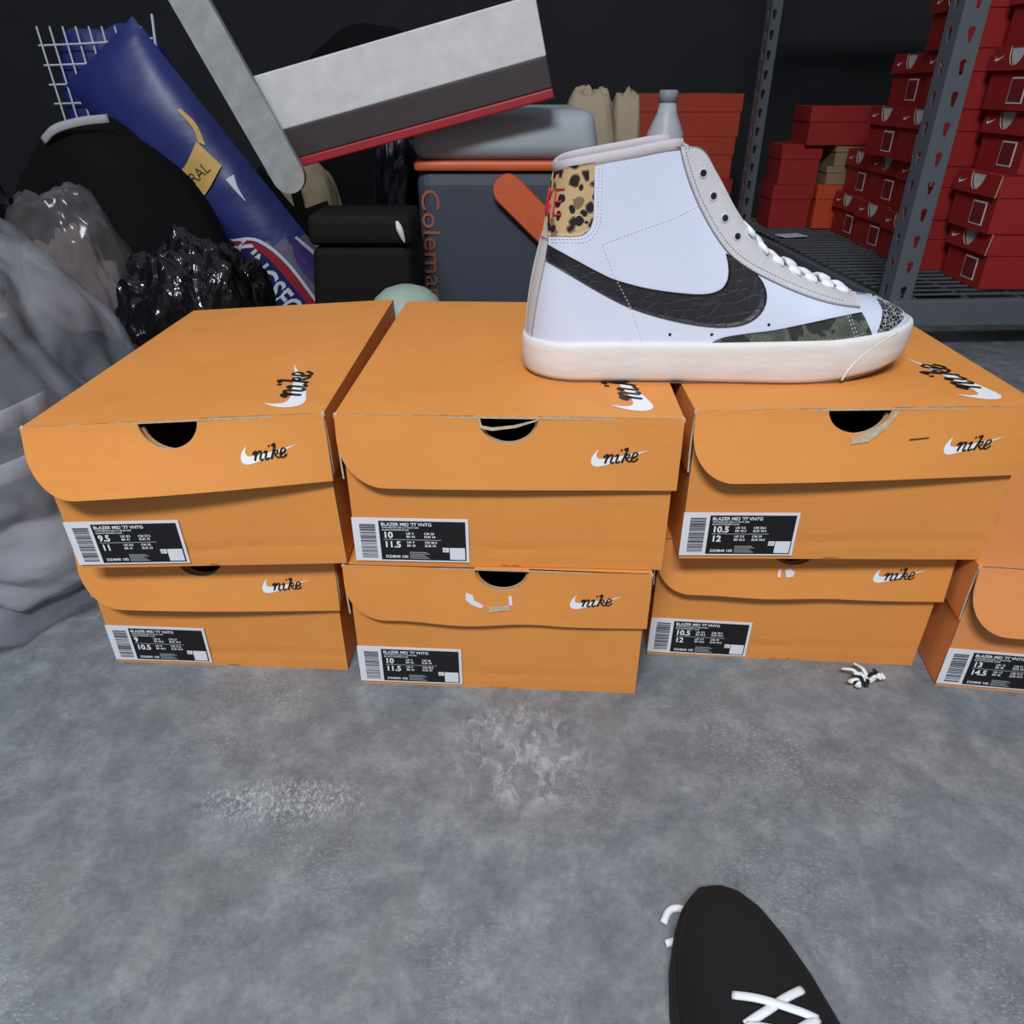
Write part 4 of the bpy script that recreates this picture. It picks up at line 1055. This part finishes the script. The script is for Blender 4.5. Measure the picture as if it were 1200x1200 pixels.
# ------------------------------------------------------------------ charcoal bag, leaning on its corner
def charcoal_bag():
    A, B, T = 0.330, 0.092, 0.050
    r = empty('charcoal_bag', (-0.560, 1.57, 0.285), (0, R_(55), 0)); tag(r, 'navy blue charcoal bag with gold patch leaning behind the black duffel bag', 'charcoal bag')
    th = lambda a, b: T * max(0, 1 - abs(a / A) ** 4) ** 0.5 * max(0, 1 - abs(b / B) ** 2.6) ** 0.6
    na, nb = 40, 20; V = []; F = []
    for sgn in (-1, 1):
        for i in range(na + 1):
            for j in range(nb + 1):
                a = -A + 2 * A * i / na; b = -B + 2 * B * j / nb
                V.append((a, sgn * th(a, b) + 0.003 * noise.noise(Vector((a * 20, b * 20, sgn))), b))
    R = nb + 1; o = (na + 1) * R; mi = []
    for s in (0, 1):
        for i in range(na):
            for j in range(nb):
                q = s * o + i * R + j; f = (q, q + R, q + R + 1, q + 1); F.append(f if s == 0 else f[::-1])
                mi.append(0 if (i < na * 0.60 + (j - 10) * 0.3) else 1)
    mesh_obj('sack', V, F, [M['bag_blue'], M['bag_mauve']], r, mi, smooth=True)
    S = lambda a, b, l: (a, -th(a, b) - 0.0035 - l, b)
    def patch(name, lo, hi, mat, n, l, m=4):
        V, F = strip(lo, hi, n, m); return mesh_obj(name, [S(v[0], v[1], l) for v in V], F, mat, r)
    patch('gold_patch', [(-0.105, -0.060), (-0.100, 0.0), (-0.118, 0.052)], [(-0.050, -0.060), (-0.045, 0.0), (-0.063, 0.060)], M['gold'], 14, 0.001)
    patch('gold_streak', [(-0.175, 0.060), (-0.14, 0.062), (-0.115, 0.054)], [(-0.175, 0.066), (-0.14, 0.070), (-0.105, 0.060)], M['gold'], 12, 0.001, 1)
    tv, tf = text_mesh([('NATURAL', 0, 0, 0.020, 0.0)])
    mesh_obj('patch_lettering', [S(-0.068 - v[1], -0.072 + v[0] * 0.9, 0.002) for v in tv], tf, M['board_dark'], r)
    patch('white_flash', [(-0.042, 0.050), (-0.020, 0.050), (0.005, 0.052)], [(-0.040, 0.066), (-0.020, 0.058), (0.008, 0.053)], M['print_pale'], 12, 0.001, 1)
    patch('white_outline', [(0.045, -0.02), (0.075, 0.020), (0.14, 0.036), (0.24, 0.030)], [(0.040, -0.02), (0.072, 0.026), (0.14, 0.042), (0.24, 0.036)], M['print_pale'], 24, 0.0012, 1)
    patch('red_band', [(0.060, -0.02), (0.085, 0.008), (0.14, 0.018), (0.24, 0.016)], [(0.046, -0.02), (0.077, 0.019), (0.14, 0.035), (0.24, 0.029)], M['print_red'], 24, 0.001, 2)
    patch('navy_field', [(0.060, -0.06), (0.10, -0.065), (0.16, -0.065), (0.24, -0.06)], [(0.062, -0.02), (0.087, 0.007), (0.14, 0.017), (0.24, 0.015)], M['print_navy'], 24, 0.001, 4)
    tv, tf = text_mesh([('KINGSFORD', 0, 0, 0.050, 0.03)])
    mesh_obj('brand_lettering', [S(0.052 + v[0] * 0.60, -0.046 + v[1] + 0.006, 0.002) for v in tv], tf, M['print_pale'], r)
    patch('violet_swirl', [(0.10, 0.075), (0.16, 0.052), (0.25, 0.060)], [(0.10, 0.078), (0.17, 0.085), (0.25, 0.085)], M['print_violet'], 16, 0.001, 2)
    patch('white_swirl', [(0.11, 0.078), (0.17, 0.085), (0.25, 0.085)], [(0.11, 0.082), (0.17, 0.091), (0.25, 0.092)], M['print_pale'], 16, 0.0012, 1)
charcoal_bag()

# ------------------------------------------------------------------ wire basket holding a blue bag
wbk = empty('wire_basket', (-0.800, 1.74, 0)); tag(wbk, 'white wire grid basket over dark blue goods, behind the duffel bag', 'basket')
for k in range(9):
    x = -0.10 + 0.025 * k
    V, F = tube(smooth_poly([(x - 0.02, -0.05, 0.10), (x, -0.06, 0.35), (x - 0.012, -0.055, 0.60)], 10), 0.0016, 5); mesh_obj('wire', V, F, M['wire_white'], wbk)
for k in range(14):
    z = 0.14 + 0.033 * k
    V, F = tube(smooth_poly([(-0.12, -0.05, z), (0.0, -0.062, z + 0.004), (0.105, -0.05, z + 0.012)], 10), 0.0016, 5); mesh_obj('wire', V, F, M['wire_white'], wbk)
V, F = tube(smooth_poly([(0.112, -0.05, 0.62), (0.105, -0.055, 0.50), (0.118, -0.05, 0.40), (0.10, -0.05, 0.1)], 16), 0.0024, 6); mesh_obj('wire', V, F, M['wire_white'], wbk)
blob('lining_bag', None, (0.115, 0.045, 0.60), 15, M['bag_blue'], amp=0.05, freq=2, pw=5, parent=wbk)

# ------------------------------------------------------------------ grey flat bar and white board
gb = empty('metal_bar', (-0.297, 1.105, 0.374), (0, R_(-25), 0)); tag(gb, 'flat grey metal bar with a rounded end leaning above the black case', 'metal bar')
hw, L = 0.0225, 0.42; pts = [(hw * math.cos(a), hw + hw * math.sin(a)) for a in np.linspace(PI, 2 * PI, 16)] + [(hw, L), (-hw, L)]
n = len(pts); V = [(x, y, z) for y in (-0.006, 0.006) for x, z in pts]; F = [tuple(range(n)), tuple(range(2*n - 1, n - 1, -1))] + [(i, n + i, n + (i+1) % n, (i+1) % n) for i in range(n)]
mesh_obj('bar', V, F, M['brushed'], gb)
wbd = empty('board_panel', (-0.195, 1.150, 0.426), (0, R_(-13.5), 0)); tag(wbd, 'dull white board with dark rim and red edging resting above the black case', 'board')
for nm, z0, z1, m, y0 in (('red_edging', 0.0, 0.012, 'board_red', -0.004), ('dark_rim', 0.012, 0.050, 'board_dark', 0.0), ('white_face', 0.050, 0.12, 'board_white', 0.004)):
    bm = bmesh.new(); add_box(bm, (0.06, 0.02 + y0 / 2, (z0 + z1) / 2), (0.40, 0.04 - y0, z1 - z0), bevel=0.002); bm_obj(nm, bm, M[m], wbd)

# ------------------------------------------------------------------ floor: scrap of paper and the black sneaker
ps = empty('paper_scrap', (0.337, 0.527, 0)); ps.scale = (1.3, 1.3, 1.3); tag(ps, 'small crumpled black and white paper scrap on the concrete', 'paper scrap')
rr = random.Random(11)
for k in range(13):
    a = rr.uniform(0, 2 * PI); L = rr.uniform(0.006, 0.014); z = 0.0022 + 0.0005 * k
    c0 = np.array([rr.uniform(-0.004, 0.004), rr.uniform(-0.004, 0.004), z]); d = np.array([math.cos(a), math.sin(a), 0])
    up = rr.uniform(0.001, 0.004)
    path = smooth_poly([c0, c0 + d * L * 0.5 + [0, 0, up], c0 + d * L + [0, 0, up * 0.3], c0 + d * L * 0.95 + [-d[1] * 0.003, d[0] * 0.003, up]], 12)
    path[:, 2] = np.maximum(path[:, 2], 0.0016)
    V, F = tube(path, 0.0016, 6, flat=(1, 0.45)); mesh_obj('strip', V, F, M['ink_white'] if k % 4 else M['ink_black'], ps, smooth=True)

def black_sneaker():
    r = empty('low_sneaker', (0.137, 0.309, 0), (0, 0, R_(4))); tag(r, 'black sneaker with white sole and laces, its toe on the bare concrete', 'sneaker')
    ys = [0, .004, .012, .025, .045, .07, .10, .14, .18, .22, .25, .27, .28]
    wd = [.003, .012, .020, .028, .036, .042, .045, .042, .038, .036, .034, .025, .004]
    ht = [.020, .030, .038, .045, .050, .056, .066, .080, .088, .085, .086, .080, .06]
    N = 24; V = []; F = []
    for i, (y, w, h) in enumerate(zip(ys, wd, ht)):
        for k in range(N):
            a = PI * k / (N - 1); V.append((w * math.copysign(abs(math.cos(a)) ** 0.7, math.cos(a)), -y, 0.016 + (h - 0.016) * math.sin(a) ** 0.8))
    for i in range(len(ys) - 1):
        for k in range(N - 1): F.append((i*N + k, i*N + k + 1, (i+1)*N + k + 1, (i+1)*N + k))
    mesh_obj('upper', V, F, M['black_canvas'], r, smooth=True)
    V = []; F = []; out = [(w + 0.003, -y + (0.003 if i == 0 else 0)) for i, (y, w) in enumerate(zip(ys, wd))]; ring = [(x, y) for x, y in out] + [(-x, y) for x, y in out[::-1]]; n = len(ring)
    for z, s in ((0.0, 0.96), (0.004, 1.0), (0.018, 1.0), (0.020, 0.95)):
        V += [(x * s, -0.14 + (y + 0.14) * s, z) for x, y in ring]
    F = [(k*n + i, k*n + (i+1) % n, (k+1)*n + (i+1) % n, (k+1)*n + i) for k in range(3) for i in range(n)] + [tuple(range(n))[::-1], tuple(range(3*n, 4*n))]
    mesh_obj('sole', V, F, M['black_canvas'], r)
    V, F = tube(smooth_poly([(-0.034, -0.012, 0.0036), (-0.028, -0.004, 0.004), (-0.020, -0.003, 0.004), (-0.012, -0.010, 0.004), (-0.020, -0.022, 0.004), (-0.036, -0.026, 0.0036)], 26), 0.0026, 8); mesh_obj('lace_end', V, F, M['lace'], r, smooth=True)
    zz = lambda x, y: 0.016 + (np.interp(-y, ys, ht) - 0.016) * (1 - min(0.95, abs(x) / np.interp(-y, ys, wd)) ** (2 / 0.7)) ** 0.4
    for k in range(4):
        for sg in (-1, 1):
            xs = [sg * x for x in (-0.020, -0.013, -0.006, 0, 0.006, 0.013, 0.020)]; y0 = -0.088 - 0.018 * k
            pts = [(x, y0 - 0.018 * q / 6, zz(x, y0 - 0.018 * q / 6) + 0.0010 + (0.0016 * math.sin(PI * q / 6) if sg > 0 else 0)) for q, x in enumerate(xs)]
            V, F = tube(smooth_poly(pts, 18), 0.0022, 8, flat=(1.1, 0.6)); mesh_obj('lace', V, F, M['lace'], r, smooth=True)
black_sneaker()
